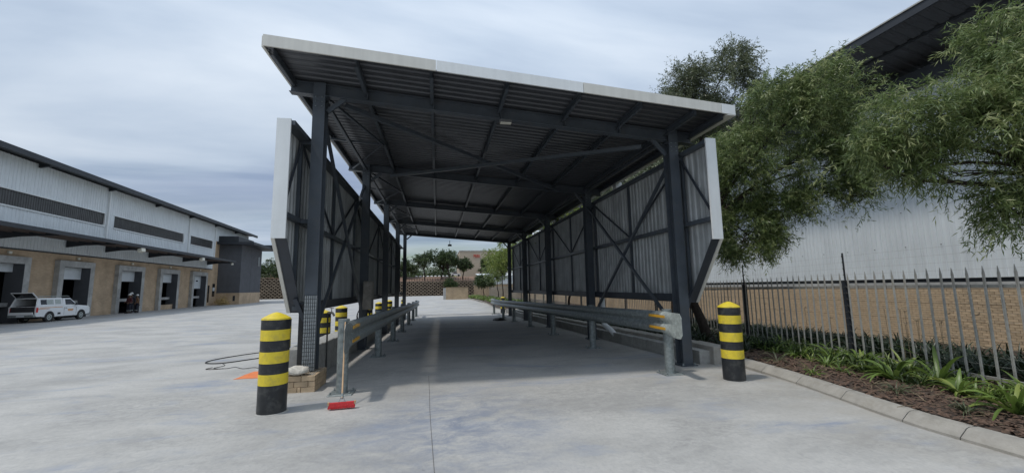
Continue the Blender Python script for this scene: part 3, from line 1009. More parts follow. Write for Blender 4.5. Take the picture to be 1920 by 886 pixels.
def wbeam(mb, X, Ya, Yb, s, zc=lambda Y: zlane(Y) + 1.03, k=1.36):
    pr_ = [(a * 1.25, b * k) for a, b in WP]
    back = [(a - .006, b * .985) for a, b in pr_[::-1]]
    P = pr_ + back
    n = len(P)
    ys_ = np.linspace(Ya, Yb, max(2, int((Yb - Ya) / 1.0) + 1))
    vs = [(X + s * a, Y, zc(Y) + b) for Y in ys_ for a, b in P]
    fs = [(j * n + i, j * n + (i + 1) % n, (j + 1) * n + (i + 1) % n, (j + 1) * n + i) for j in range(len(ys_) - 1) for i in range(n)]
    fs += [tuple(range(n)), tuple((len(ys_) - 1) * n + i for i in range(n))]
    mb.add(vs, fs)


def guardrail(X, s, posts, label, end0):
    g_ = empty('guardrail', (X, posts[0], zlane(posts[0])), label, 'guardrail')
    # beam in lapped lengths
    ya = 7.50
    for k_ in range(len(posts) - 1):
        mb = MB()
        off = 0.0 if k_ % 2 == 0 else 0.008
        wbeam(mb, X + s * off, ya, posts[k_ + 1] + .22 if k_ < len(posts) - 2 else posts[-1] + .55, s)
        part('beam', mb, M['galv'], g_, sm=True)
        ya = posts[k_ + 1] - .10
    # rounded flared end plate
    zc = zlane(posts[0]) + 1.0
    mb = MB()
    pl = []
    L, Hh, r_ = end0, .235, .08
    y_out, y_in = 6.90, 7.60
    outline = [(y_in, .20), (y_in - .1, .235)]
    for i in range(5):
        a = math.pi / 2 + math.pi / 2 * i / 4
        outline.append((y_out + r_ + r_ * math.cos(a), Hh - r_ + r_ * math.sin(a)))
    outline += [(y, -z) for y, z in outline[::-1]]
    vs = []
    NB = 14
    # build as strips so that the W flattens out toward the end
    ysn = np.linspace(y_in, y_out, NB)
    rows = []
    for Y in ysn:
        f = smooth((y_in - Y) / (y_in - y_out) * 1.25)
        hmax = 0.21 + 0.025 * f
        e_ = Y - y_out
        if e_ < r_:
            hmax = hmax - r_ + math.sqrt(max(0, r_ * r_ - (r_ - e_) ** 2))
        row = []
        for a, b in WP:
            bb = b / .155 * hmax
            row.append((X + s * (.014 + a * 1.25 * (1 - f) + 0.075 * f), Y, zc + .03 * (1 - f) + bb))
        rows.append(row)
    n = len(WP)
    vs = [p for r2 in rows for p in r2]
    fs = [(j * n + i, j * n + i + 1, (j + 1) * n + i + 1, (j + 1) * n + i) for j in range(NB - 1) for i in range(n - 1)]
    m0 = len(vs)
    vs += [(p[0] - s * .008, p[1], p[2]) for p in vs]
    fs += [tuple(m0 + i for i in f[::-1]) for f in fs]
    edge = [j * n for j in range(NB)] + [(NB - 1) * n + i for i in range(1, n)] + [j * n + n - 1 for j in range(NB - 2, -1, -1)]
    fs += [(edge[i], edge[i + 1], m0 + edge[i + 1], m0 + edge[i]) for i in range(len(edge) - 1)]
    mb.add(vs, fs)
    part('end_plate', mb, M['galv_plate'] if s < 0 else M['galv'], g_, sm=True)
    for dz in (.115, -.115):
        mb = MB()
        x0 = X + s * .098
        mb.box(min(x0, x0 + s * .022), max(x0, x0 + s * .022), 7.42, 8.02, zc + .03 + dz - .024, zc + .03 + dz + .024)
        part('reflector', mb, M['reflector'], g_)
    mb = MB().cbox((X + s * .06, 7.60, zc + .03), (.05, .035, .035))
    part('bolt', mb, M['galv'], g_)
    for Y in posts:
        z0 = zlane(Y)
        xp = X - s * .105
        mb = MB().lathe([(.096, 0), (.096, 1.27), (.088, 1.275)], (xp, Y, z0), 20)
        p_ = part('post', mb, M['galv'], g_, sm=True)
        part('base_plate', MB().bev(xp - .20, xp + .20, Y - .20, Y + .20, z0 + .002, z0 + .022, .006), M['galv'], p_)
        for ax in (-.155, .155):
            for ay in (-.155, .155):
                part('anchor_bolt', MB().lathe([(.016, 0), (.016, .03), (.010, .045)], (xp + ax, Y + ay, z0 + .02), 6), M['galv'], p_)
    return g_


guardrail(-1.52, 1, [7.74, 12.15, 16.1, 20.2, 24.6, 29.0, 33.2], 'galvanised guardrail on round posts along the left side of the canopy lane', .22)
guardrail(4.50, -1, [7.70, 11.85, 16.1, 20.3, 24.7, 28.8, 33.6], 'galvanised guardrail with pale rounded end plate along the right side of the lane', .62)

# ================================================================== BOLLARDS
BAND = [('base_band', 0, .41, 'black_band'), ('yellow_band', .41, .565, 'yellow_band'), ('black_band', .565, .72, 'black_band'), ('yellow_band', .72, .885, 'yellow_band'),
        ('black_band', .885, 1.045, 'black_band'), ('yellow_band', 1.045, 1.20, 'yellow_band'), ('black_band', 1.20, 1.345, 'black_band')]


def bollard(x, y, label, hs=1.0, r=.205, grp='striped bollards'):
    t = empty('bollard', (x, y, zg(x, y)), label, 'bollard', grp)
    sc = hs
    for i, (nm, z0, z1, mk) in enumerate(BAND):
        rr = r + (.0018 if 'yellow' in nm else 0)
        mb = MB().lathe([(rr, z0 * sc), (rr, z1 * sc)], n=36)
        part(nm, mb, M[mk], t, local=True, sm=True)
    mb = MB().lathe([(r + .004, 1.345 * sc), (r - .002, (1.345 + .022) * sc), (r * .62, (1.345 + .065) * sc), (r * .3, (1.345 + .094) * sc), (.012, (1.345 + .108) * sc)], n=36)
    part('cap', mb, M['yellow_band'], t, local=True, sm=True)
    part('base_collar', MB().lathe([(r + .035, -.02), (r + .03, .006), (r + .008, .014)], n=28), M['block'], t, local=True, sm=True)
    return t


b0 = bollard(-2.40, 6.80, 'large black and yellow bollard in front at left, beside the brick stack', 1.0, .196)


def bcopy(src, x, y, label, sz=1.0, sr=1.0):
    c = copy_tree(src)
    c.location = (x, y, zg(x, y)); c.scale = (sr, sr, sz)
    c['label'] = label
    return c


bcopy(b0, 5.38, 6.86, 'black and yellow bollard at right, in front of the garden kerb', .98, .97)
bcopy(b0, -3.24, 9.45, 'striped bollard almost hidden behind the large front left bollard', .90)
bcopy(b0, -3.30, 13.0, 'striped bollard just right of the mesh wrapped column, beyond the upstand wall', .90)
bcopy(b0, -3.33, 15.4, 'striped bollard above the left guardrail end post, second one beyond the upstand wall', .95)
bcopy(b0, -3.30, 21.0, 'striped bollard just right of the second left column', 1.0)
bcopy(b0, -3.22, 24.0, 'striped bollard half hidden by the third left column', .95)
bcopy(b0, -3.05, 27.5, 'striped bollard between the third and fourth left columns', 1.0)
bcopy(b0, -2.82, 36.0, 'striped bollard past the far end of the left guardrail', .93)
bcopy(b0, 5.45, 34.3, 'striped bollard past the far end of the right guardrail', .95)

# ================================================================== SMALL THINGS
# broom
br = empty('broom', (-1.40, 6.72, 0), 'push broom with red bristles and wooden handle leaning on the left guardrail post', 'broom')
hd = (-1.40, 6.70)
a_ = 0.10
def brp(u, v, z):
    return (hd[0] + u * math.cos(a_) - v * math.sin(a_), hd[1] + u * math.sin(a_) + v * math.cos(a_), z - .015)
mb = MB()
def obox(mb, u0, u1, v0, v1, z0, z1, sl=0.0):
    P = [brp(u0, v0 - sl, z0), brp(u1, v0 - sl, z0), brp(u1, v1 + sl, z0), brp(u0, v1 + sl, z0), brp(u0, v0, z1), brp(u1, v0, z1), brp(u1, v1, z1), brp(u0, v1, z1)]
    mb.add(P, [(0, 3, 2, 1), (4, 5, 6, 7), (0, 1, 5, 4), (1, 2, 6, 5), (2, 3, 7, 6), (3, 0, 4, 7)])
obox(mb, -.185, .185, -.026, .026, .072, .100)
hb = part('broom_head', mb, M['red'], br)
mb = MB()
for side in (-1, 1):
    obox(mb, side * .185 - .012, side * .185 + .012, -.03, .03, .070, .110)
part('end_cap', mb, M['wood'], hb)
mb = MB()
for _ in range(700):
    u = random.uniform(-.18, .18); v = random.uniform(-.026, .026)
    du = u * .06 + random.uniform(-.006, .006); dv = v * .9 + random.uniform(-.008, .008)
    p0, p1 = brp(u, v, .074), brp(u + du, v + dv, .017 + random.uniform(0, .008))
    w = .0022
    mb.add([(p0[0] - w, p0[1], p0[2]), (p0[0] + w, p0[1], p0[2]), (p1[0] + w, p1[1] + w, p1[2]), (p1[0] - w, p1[1] - w, p1[2])], [(0, 1, 2, 3)])
obox(mb, -.178, .178, -.024, .024, .030, .074, .006)
part('bristles', mb, M['red'], br, kind='stuff')
h0 = Vector(brp(0, 0, .16)); h1 = Vector((-1.585, 7.66, 1.19))
part('handle', MB().tube([h0, h1], .0125, 10), M['wood'], br, sm=True)
mb = MB()
for side in (-1, 1):
    mb.tube([brp(side * .05, 0, .10), brp(side * .028, .01, .14), h0 + Vector((side * .012, .02, .04))], .0045, 6)
mb.tube([h0 + Vector((0, .0, -.01)), h0 + (h1 - h0).normalized() * .07], .017, 10)
part('handle_socket', mb, M['galv'], br)

# brick stack round the foot of the front left column
bk = empty('brick_stack', (-2.46, 8.4, 0), 'three course plinth of yellow bricks at the foot of the front left column', 'brick plinth')
bx0, bx1, by0, by1 = -2.96, -2.14, 8.02, 8.80
course = .098
mb = MB().box(bx0 + .06, bx1 - .06, by0 + .06, by1 - .02, -.06, course * 3 - .045)
part('mortar_fill', mb, M['mortar'], bk)
zb0 = zlane(8.3) - .004
for c in range(3):
    z0 = zb0 + c * course + .004; z1 = zb0 + (c + 1) * course - .004
    # front and back faces
    sh = 0 if c % 2 == 0 else -.116
    for (ya, yb) in ((by0, by0 + .106), (by1 - .106, by1)):
        x = bx1
        first = True
        while x > bx0 + .03:
            L = .235 if not first else (.235 if c % 2 == 0 else .118)
            if c == 0 and abs(x - bx1 + .235) < .01: L = .06
            xa = max(bx0, x - L)
            part('brick', MB().bev(xa + .004, x - .004, ya + random.uniform(-.003, .003), yb, z0, z1, .004), M['brickface'], bk)
            x = xa; first = False
    for (xa, xb) in ((bx1 - .106, bx1), (bx0, bx0 + .106)):
        y = by0 + .108 + (0 if c % 2 == 0 else -.0)
        first = True
        while y < by1 - .11:
            L = .235 if not (first and c % 2) else .118
            yb = min(by1 - .108, y + L)
            part('brick', MB().bev(xa, xb + random.uniform(-.003, .003), y + .004, yb - .004, z0, z1, .004), M['brickface'], bk)
            y = yb; first = False
# plaster lump lying on the bricks
lump = MB()
NL = 14
vs = []
for i in range(9):
    th = math.pi * i / 8
    for j in range(NL):
        ph = 2 * math.pi * j / NL
        rr = 1 + .20 * math.sin(3 * ph + i) * math.sin(th) + random.uniform(-.09, .09)
        z = math.cos(th) * .105 * (1.0 if i < 5 else .45) * rr
        vs.append((.215 * math.sin(th) * math.cos(ph) * rr, .12 * math.sin(th) * math.sin(ph) * rr, z + .03))
lump.add(vs, [(i * NL + j, i * NL + (j + 1) % NL, (i + 1) * NL + (j + 1) % NL, (i + 1) * NL + j) for i in range(8) for j in range(NL)])
single('plaster_lump', lump, M['plaster_lump'], (-2.47, 8.10, zb0 + 3 * course + .03), 'rough lump of whitish hardened plaster lying on the brick plinth', 'rubble', sm='all', local=True)
cr = MB()
for _ in range(60):
    x, y = random.uniform(-2.42, -2.18), random.uniform(8.04, 8.5); s_ = random.uniform(.006, .016)
    cr.cbox((x, y, zb0 + 3 * course + s_ / 2 - .002), (s_, s_ * 1.3, s_))
single('plaster_crumbs', cr, M['plaster_lump'], (-2.3, 8.2, .3), 'pale crumbs scattered on top of the brick plinth', 'rubble', kind='stuff')

# orange painted survey patch on the slab
def quad_patch(name, P, m, label):
    mb = MB()
    nn_ = 10
    def lerp(a, b, t): return (a[0] + (b[0] - a[0]) * t, a[1] + (b[1] - a[1]) * t)
    vs = []
    for i in range(nn_ + 1):
        for j in range(nn_ + 1):
            p = lerp(lerp(P[0], P[1], i / nn_), lerp(P[3], P[2], i / nn_), j / nn_)
            jx = random.uniform(-.012, .012) if i in (0, nn_) or j in (0, nn_) else 0
            vs.append((p[0] + jx, p[1] + jx, zg(p[0], p[1]) + .004))
    mb.add(vs, [(i * (nn_ + 1) + j, i * (nn_ + 1) + j + 1, (i + 1) * (nn_ + 1) + j + 1, (i + 1) * (nn_ + 1) + j) for i in range(nn_) for j in range(nn_)])
    return single(name, mb, m, (P[0][0], P[0][1], 0), label, 'painted mark')
quad_patch('orange_patch', [(-4.20, 9.72), (-3.30, 9.72), (-3.42, 10.16), (-4.18, 10.16)], M['orange_paint'], 'orange spray painted rectangle on the slab behind the front left bollard, lower band')
quad_patch('orange_patch', [(-4.20, 10.17), (-3.42, 10.17), (-3.48, 10.62), (-4.16, 10.62)], M['orange_paint'], 'orange spray painted rectangle on the slab behind the front left bollard, upper band')

# black hose loop and cord on the slab
def gl(pts, dz=.014):
    return [(x, y, zg(x, y) + dz) for x, y in pts]
def spline(pts, n=8):
    out = []
    P = [Vector(p) for p in pts]
    P = [P[0]] + P + [P[-1]]
    for i in range(1, len(P) - 2):
        for k in range(n):
            t = k / n
            a, b, c, d = P[i - 1], P[i], P[i + 1], P[i + 2]
            out.append(.5 * ((2 * b) + (-a + c) * t + (2 * a - 5 * b + 4 * c - d) * t * t + (-a + 3 * b - 3 * c + d) * t ** 3))
    out.append(P[-2])
    return out
hs_ = spline(gl([(-2.98, 11.2), (-3.6, 13.0), (-4.4, 14.2), (-5.2, 14.3), (-5.8, 13.7), (-6.12, 12.9), (-6.02, 12.35), (-5.55, 12.2), (-5.0, 12.8), (-4.5, 13.4), (-3.9, 13.9), (-3.3, 14.2)]), 8)
hs_ = [(-2.9, 9.6, .66), (-2.98, 10.1, .45)] + [tuple(p) for p in hs_]
single('yard_hose', MB().tube(hs_, .013, 6), M['rubber'], (-5, 12.3, -.1), 'black hose lying in a long loop on the slab left of the front bollard', 'hose', sm=True)
cd = spline(gl([(-5.5, 12.1), (-5.3, 11.75), (-5.38, 11.4), (-5.05, 11.25), (-4.9, 11.4), (-4.6, 11.1), (-4.4, 11.2), (-4.1, 10.95), (-3.7, 10.9)], .008), 6)
single('thin_cord', MB().tube(cd, .007, 5), M['rubber'], (-5.2, 11, -.1), 'thin tangled black cord lying on the slab near the orange paint', 'cord', sm=True)
cd = spline(gl([(-5.45, 11.5), (-5.5, 11.3), (-5.3, 11.2), (-5.1, 11.25)], .012), 6)
single('twig', MB().tube(cd, .008, 5), M['bark'], (-5.8, 10.8, -.1), 'short dark forked twig lying beside the loop of hose', 'twig', sm=True)

# standpipe tap by the upstand
tp = empty('garden_tap', (-2.42, 8.95, 0), 'small brass tap on a dark standpipe behind the front left column', 'tap')
part('standpipe', MB().tube([(-2.22, 9.05, .0), (-2.22, 9.05, 1.29)], .016, 8), M['rubber'], tp)
part('tap_body', MB().tube([(-2.22, 9.05, 1.29), (-2.12, 9.0, 1.29), (-2.08, 8.98, 1.23)], .022, 8).tube([(-2.14, 9.01, 1.29), (-2.14, 9.01, 1.38)], .01, 6), M['ev_box'], tp)
part('tap_handle', MB().box(-2.18, -2.10, 9.0, 9.02, 1.38, 1.392), M['ev_box'], tp)

# crumpled black bag in the lane
bg = MB()
NL = 12
vs = []
for i in range(6):
    th = math.pi / 2 * i / 5
    for j in range(NL):
        ph = 2 * math.pi * j / NL
        rr = 1 + random.uniform(-.18, .18)
        vs.append((.42 * math.cos(th) * math.cos(ph) * rr, .5 * math.cos(th) * math.sin(ph) * rr, .16 * math.sin(th) * rr))
bg.add(vs, [(i * NL + j, i * NL + (j + 1) % NL, (i + 1) * NL + (j + 1) % NL, (i + 1) * NL + j) for i in range(5) for j in range(NL)])
single('black_bag', bg, M['rubber'], (3.95, 26.3, zlane(26.3) + .0), 'crumpled black bag lying on the lane near the right guardrail', 'bag', sm='all', local=True)

# ================================================================== LEFT WAREHOUSE
T0, T1 = -26.0, 42.0            # extent along the front
whz = R(5)
wh = empty('warehouse', (-29.93, 38.16, 0), 'long warehouse of tan brick and white sheeting with dock doors at the left', 'warehouse', rz=whz)
W_N = Vector((math.cos(whz), math.sin(whz), 0)); W_T = Vector((-math.sin(whz), math.cos(whz), 0))


def wpt(n, t, z):
    p = Vector((-29.93, 38.16, 0)) + W_N * n + W_T * t
    return (p.x, p.y, z)


doors = [(-5.6, -3.0), (.63, 3.53), (7.76, 10.96), (14.93, 18.15), (22.4, 25.75)]
doors = [(-12.9, -9.8)] + doors
ZB, ZC, ZE = -0.5, 5.12, 11.6
DH = 4.03
mb = MB()
edges = [T0]
for a, b in doors:
    edges += [a, b]
edges.append(30.2)
for i in range(0, len(edges), 2):
    mb.box(-.28, 0, edges[i], edges[i + 1], ZB, ZC)
for a, b in doors:
    mb.box(-.28, 0, a, b, DH, ZC)
mb.box(-.28, .003, 28.15, 30.2, ZC, 9.3)
part('brick_wall', mb, M['bricktex2'], wh, local=True)

# ribbed sheeting above, with window strips left open
wins = [(T0 + 2, 4.97), (6.37, 19.3), (21.2, 27.55)]
WZ0, WZ1 = 8.04, 9.14


def ribs(t0, t1, z0, z1, nx_=0.035, base=0.03, pitch=.30):
    m_ = MB()
    k_ = max(1, int((t1 - t0) / pitch))
    pr2 = corrug(k_, (t1 - t0) / k_, nx_)
    vs = []
    for t, h in pr2:
        vs += [(base + h, t0 + t, z0), (base + h, t0 + t, z1)]
    m_.add(vs, [(2 * i, 2 * i + 2, 2 * i + 3, 2 * i + 1) for i in range(len(pr2) - 1)])
    return m_


def join(a, b):
    o_ = len(a.v)
    a.v += b.v; a.f += [tuple(i + o_ for i in f) for f in b.f]; a.mi += b.mi
    return a


for a, b in ((T0, 5.3), (5.3, 20.5), (20.5, 28.15)):
    w = [q for q in wins if q[0] >= a and q[1] <= b][0]
    m_ = ribs(a, b, ZC, WZ0)
    join(m_, ribs(a, b, WZ1, ZE))
    if w[0] - a > .1: join(m_, ribs(a, w[0], WZ0, WZ1))
    if b - w[1] > .1: join(m_, ribs(w[1], b, WZ0, WZ1))
    sh = part('wall_sheeting', m_, M['clad'], wh, local=True)
    wf = MB()
    for z0_, z1_ in ((WZ0 - .10, WZ0), (WZ1, WZ1 + .07)):
        wf.box(.02, .12, w[0] - .08, w[1] + .08, z0_, z1_)
    wf.box(.02, .12, w[1], w[1] + .10, WZ0, WZ1)
    wo = part('strip_window', wf, M['white_trim'], wh, local=True)
    nn_ = int((w[1] - w[0]) / .62)
    pw = (w[1] - w[0]) / nn_
    for i in range(nn_):
        part('pane', ribs(w[0] + i * pw + .01, w[0] + (i + 1) * pw - .01, WZ0, WZ1, .03, -.02, .155), M['louvre'], wo, local=True)
m_ = ribs(28.15, T1, 9.3, ZE)
part('wall_sheeting', m_, M['clad'], wh, local=True)
part('end_wall', MB().box(-30, -.01, T1 - .2, T1, ZB, ZE), M['clad_grey'], wh, local=True)
part('base_flashing', MB().box(0, .09, T0, 28.15, ZC - .10, ZC - .002), M['dark_trim'], wh, local=True)
# roof and eaves
mb = MB()
mb.add([(1.0, T0, ZE + .05), (1.0, T1 + .9, ZE + .05), (-28, T1 + .9, ZE + 2.4), (-28, T0, ZE + 2.4),
        (1.0, T0, ZE + .17), (1.0, T1 + .9, ZE + .17), (-28, T1 + .9, ZE + 2.55), (-28, T0, ZE + 2.55)],
       [(0, 1, 2, 3), (7, 6, 5, 4), (0, 4, 5, 1), (1, 5, 6, 2), (2, 6, 7, 3), (3, 7, 4, 0)])
rf = part('roof', mb, M['dark_trim'], wh, local=True)
part('eave_gutter', MB().box(1.0, 1.22, T0, T1 + .95, ZE - .13, ZE + .24), M['dark_trim'], rf, local=True)
for t in (-9, -2.5, 5.2, 12.8, 20.4, 28, 35.5):
    mb = MB().prism([(.10, ZE - .30), (.10, ZE + .04), (.98, ZE + .04), (.98, ZE - .08)], 'y', t - .09, t + .09)
    part('eave_bracket', mb, M['dark_trim'], rf, local=True)
for t, zt_ in ((5.3, ZE - .1), (20.5, ZE - .1), (28.2, ZE - .1)):
    part('downpipe', MB().box(.07, .22, t - .08, t + .08, 6.2, zt_), M['white_trim'], wh, local=True)

# long dark awning above the doors
aw = MB()
A0, A1 = -20.0, 26.6
aw.add([(0.08, A0, 6.22), (0.08, A1, 6.22), (3.45, A1, 6.06), (3.45, A0, 6.06), (0.08, A0, 6.28), (0.08, A1, 6.28), (3.45, A1, 6.12), (3.45, A0, 6.12)],
       [(0, 1, 2, 3), (7, 6, 5, 4), (0, 4, 5, 1), (1, 5, 6, 2), (2, 6, 7, 3), (3, 7, 4, 0)])
awn = part('awning', aw, M['dark_trim'], wh, local=True)
part('awning_gutter', MB().box(3.45, 3.62, A0, A1 + .02, 5.93, 6.20), M['dark_trim'], awn, local=True)
for n_p in (.8, 1.7, 2.6):
    part('awning_purlin', MB().box(n_p, n_p + .07, A0, A1, 6.10 - .048 * n_p, 6.205 - .048 * n_p), M['under_awn'], awn, local=True)
for t in (-12.2, -5.0, 1.0, 5.6, 12.4, 19.6, 26.4):
    mb = MB().prism([(.06, 5.62), (.06, 6.20), (3.40, 6.05), (3.40, 5.90), (1.2, 5.80)], 'y', t - .08, t + .08)
    part('awning_bracket', mb, M['dark_trim'], awn, local=True)

# dock doors
for j, (a, b) in enumerate(doors):
    fr = MB()
    fr.box(-.285, .34, a - .50, a, ZB, DH + .50)
    fr.box(-.285, .34, b, b + .50, ZB, DH + .50)
    fr.box(-.285, .338, a, b, DH, DH + .498)
    dr_ = part('door_surround', fr, M['concrete'], wh, local=True)
    part('dark_reveal', MB().box(-.72, .336, b - .03, b - .002, ZB, DH - .002), M['plaster'], dr_, local=True)
    zl_ = [3.1, 3.45, 3.05, 3.0, 3.0, 2.3][j]
    rd = MB()
    z = zl_
    rd.box(-.33, -.30, a, b - .04, zl_, DH)
    while z < DH - .02:
        rd.box(-.30, -.288, a + .01, b - .05, z + .01, min(DH, z + .15)); z += .16
    part('roller_door', rd, M['door_white'], dr_, local=True)
    part('dock_leveller', MB().box(-1.2, -.34, a, b - .04, 1.00, 1.28), M['concrete'], dr_, local=True)
    part('door_light', MB().box(.02, .14, (a + b) / 2 + .2, (a + b) / 2 + .45, DH + .66, DH + .84), M['lampglass'], dr_, local=True)
part('door_window', MB().box(-.286, -.276, 24.3, 24.85, 3.25, 3.42), M['glass'], wh, local=True)
part('low_brick_infill', MB().box(-.28, .02, 14.93, 18.15, ZB, .42), M['bricktex2'], wh, local=True)
# interior shell
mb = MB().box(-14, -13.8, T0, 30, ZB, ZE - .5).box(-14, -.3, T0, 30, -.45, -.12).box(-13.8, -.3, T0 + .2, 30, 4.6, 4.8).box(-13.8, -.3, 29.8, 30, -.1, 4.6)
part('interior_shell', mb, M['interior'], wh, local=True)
# end bay windows
w_ = part('slit_window', MB().box(.0, .03, 27.25, 27.75, .35, 2.75), M['glass'], wh, local=True)
w_ = part('office_window', MB().box(.0, .03, 28.7, 29.5, 1.15, 3.0), M['glass'], wh, local=True)
part('window_blind', MB().box(.03, .04, 28.75, 29.45, 1.95, 2.45), M['door_white'], w_, local=True)
for t, nm in ((4.4, 'floodlight'), (16.4, 'floodlight')):
    f_ = part('floodlight', MB().prism([(3.3, 5.50), (3.62, 5.62), (3.58, 5.92), (3.26, 5.80)], 'y', t - .3, t + .3), M['lampglass'], wh, local=True)
part('floodlight', MB().prism([(3.3, 5.55), (3.5, 5.6), (3.46, 5.86), (3.26, 5.8)], 'y', 25.6, 25.9), M['lampglass'], wh, local=True)

# grey stair block at the end of the warehouse
tw = empty('grey_office_block', wpt(0, 30.2, 0), 'dark grey plastered block with a wide flat roof at the far end of the warehouse', 'building', rz=whz)
part('wall', MB().box(-1.0, 3.02, 0, 9.4, 1.62, 8.9), M['plaster'], tw, local=True)
part('brick_plinth', MB().box(-1.0, 3.05, -.03, 9.43, -.6, 1.618), M['bricktex2'], tw, local=True)
part('roof', MB().box(-1.0, 4.9, -1.0, 11.0, 8.9, 9.28).box(-.8, 5.3, 8.5, 12.5, 9.0, 9.75), M['dark_trim'], tw, local=True)
part('parapet', MB().box(-1.0, 2.7, -.6, 6.0, 9.28, 10.15), M['dark_trim'], tw, local=True)
part('window', MB().box(3.02, 3.05, 7.6, 8.4, 6.0, 7.6), M['glass'], tw, local=True)
part('joint_band', MB().box(3.02, 3.03, 4.3, 4.34, 1.62, 8.9), M['dark_trim'], tw, local=True)
part('vent', MB().box(2.2, 2.5, -.05, -.03, .4, 1.2), M['dark_trim'], tw, local=True)

# pile of yellow offcuts by the end bay
pl_ = MB()
for _ in range(120):
    n0, t0_ = random.gauss(1.3, .35), random.gauss(28.9, .8)
    z = -.1 + abs(random.gauss(.35, .3)); z = min(z, 1.2)
    a, el = random.uniform(0, 6.28), random.uniform(-.6, .9); L = random.uniform(.25, .8)
    p = Vector(wpt(n0, t0_, z)); d = Vector((math.cos(a) * math.cos(el), math.sin(a) * math.cos(el), math.sin(el))) * L
    pl_.bar(p, p + d, .05, .05)
single('offcut_pile', pl_, M['straw'], wpt(1.3, 28.9, 0), 'loose pile of yellowish offcuts against the far brick corner of the warehouse', 'rubble pile', kind='stuff')

# ================================================================== PICKUP (utility vehicle)
ut = empty('pickup_truck', (-28.1, 33.95, zg(-28, 35.5)), 'white pickup with roof rack and open canopy hatch, parked by the dock doors', 'pickup')


def arc(cy, r_, a0, a1, n_=9, cz=.34):
    return [(cy + r_ * math.cos(a0 + (a1 - a0) * i / (n_ - 1)), cz + r_ * math.sin(a0 + (a1 - a0) * i / (n_ - 1))) for i in range(n_)]


# side profile (y forward, z up)
low = [(0.0, .50), (.05, .42)] + [(.70, .40)] + arc(1.15, .42, math.pi, 0) + [(1.6, .36), (3.68, .36)] + arc(4.12, .42, math.pi, 0) + [(4.60, .40), (4.92, .42), (4.98, .55), (4.97, .88), (4.86, 1.02), (3.75, 1.12), (0.05, 1.12), (0.0, 1.05)]
mb = MB()
W2 = .87
for k_, (ins, sc_) in enumerate(((0, 1),)):
    pass
P = low
n = len(P)
rings = [(-W2, 0.0), (-W2 + .05, -.0), (W2 - .05, 0), (W2, 0)]
vs = []
for xx, _ in ((-W2, 0), (W2, 0)):
    for y, z in P:
        k_ = .06 * max(0, (z - .75) / .4)
        vs.append((xx - math.copysign(k_, xx), y, z))
mb.add(vs, [(i, (i + 1) % n, n + (i + 1) % n, n + i) for i in range(n)] + [tuple(range(n - 1, -1, -1)), tuple(range(n, 2 * n))])
body = part('body', mb, M['white_paint'], ut, local=True)


def taper(y0b, y1b, y0t, y1t, z0, z1, wb, wt):
    return MB().add([(-wb, y0b, z0), (wb, y0b, z0), (wb, y1b, z0), (-wb, y1b, z0), (-wt, y0t, z1), (wt, y0t, z1), (wt, y1t, z1), (-wt, y1t, z1)],
                    [(0, 3, 2, 1), (4, 5, 6, 7), (0, 1, 5, 4), (1, 2, 6, 5), (2, 3, 7, 6), (3, 0, 4, 7)])


part('cab', taper(2.34, 3.80, 2.40, 3.12, 1.115, 1.66, .80, .68), M['white_paint'], ut, local=True)
# canopy shell with an open back: sides, roof, front
mb = MB()
mb.add([(-.82, .05, 1.12), (-.70, .22, 1.68), (-.70, 2.32, 1.68), (-.82, 2.32, 1.12), (-.78, .05, 1.12), (-.66, .22, 1.64), (-.66, 2.30, 1.64), (-.78, 2.30, 1.12)],
       [(0, 3, 2, 1), (4, 5, 6, 7), (0, 1, 5, 4), (1, 2, 6, 5), (2, 3, 7, 6)])
mb.add([(.82, .05, 1.12), (.70, .22, 1.68), (.70, 2.32, 1.68), (.82, 2.32, 1.12), (.78, .05, 1.12), (.66, .22, 1.64), (.66, 2.30, 1.64), (.78, 2.30, 1.12)],
       [(0, 1, 2, 3), (4, 7, 6, 5), (0, 4, 5, 1), (1, 5, 6, 2), (2, 6, 7, 3)])
mb.box(-.70, .70, .22, 2.32, 1.655, 1.70)
mb.bar((-.83, .02, 1.10), (-.71, .20, 1.68), .07, .06).bar((.83, .02, 1.10), (.71, .20, 1.68), .07, .06).bar((-.72, .20, 1.68), (.72, .20, 1.68), .07, .06)
part('canopy_shell', mb, M['white_paint'], ut, local=True)
part('rear_corner', MB().box(-.872, -.80, -.05, .02, .52, 1.12).box(.80, .872, -.05, .02, .52, 1.12).box(-.80, .80, -.05, .02, .50, .60), M['white_paint'], ut, local=True)
part('load_bay', MB().box(-.78, .78, -.012, .0, .60, 1.10).box(-.77, .77, .4, 2.28, 1.121, 1.16).box(-.64, .64, 2.0, 2.28, 1.16, 1.64), M['interior'], ut, local=True)
mb = MB().add([(-.68, .20, 1.70), (.68, .20, 1.70), (.66, -.22, 2.04), (-.66, -.22, 2.04), (-.68, .20, 1.73), (.68, .20, 1.73), (.66, -.22, 2.07), (-.66, -.22, 2.07)],
              [(0, 1, 2, 3), (7, 6, 5, 4), (0, 4, 5, 1), (1, 5, 6, 2), (2, 6, 7, 3), (3, 7, 4, 0)])
part('open_hatch', mb, M['glass'], ut, local=True)
part('hatch_frame', MB().bar((-.67, .2, 1.72), (-.67, -.22, 2.06), .06, .05).bar((.67, .2, 1.72), (.67, -.22, 2.06), .06, .05).bar((-.69, -.22, 2.06), (.69, -.22, 2.06), .06, .06), M['white_paint'], ut, local=True)
part('tailgate', MB().box(-.76, .76, -.16, -.10, .56, .74), M['white_paint'], ut, local=True)
part('rear_bumper', MB().bev(-.84, .84, -.14, .06, .40, .56, .03), M['galv'], ut, local=True)
part('front_bumper', MB().bev(-.86, .86, 4.86, 5.05, .36, .62, .04), M['grey_plastic'], ut, local=True)
part('number_plate', MB().box(-.25, .25, -.16, -.142, .43, .53), M['door_white'], ut, local=True)
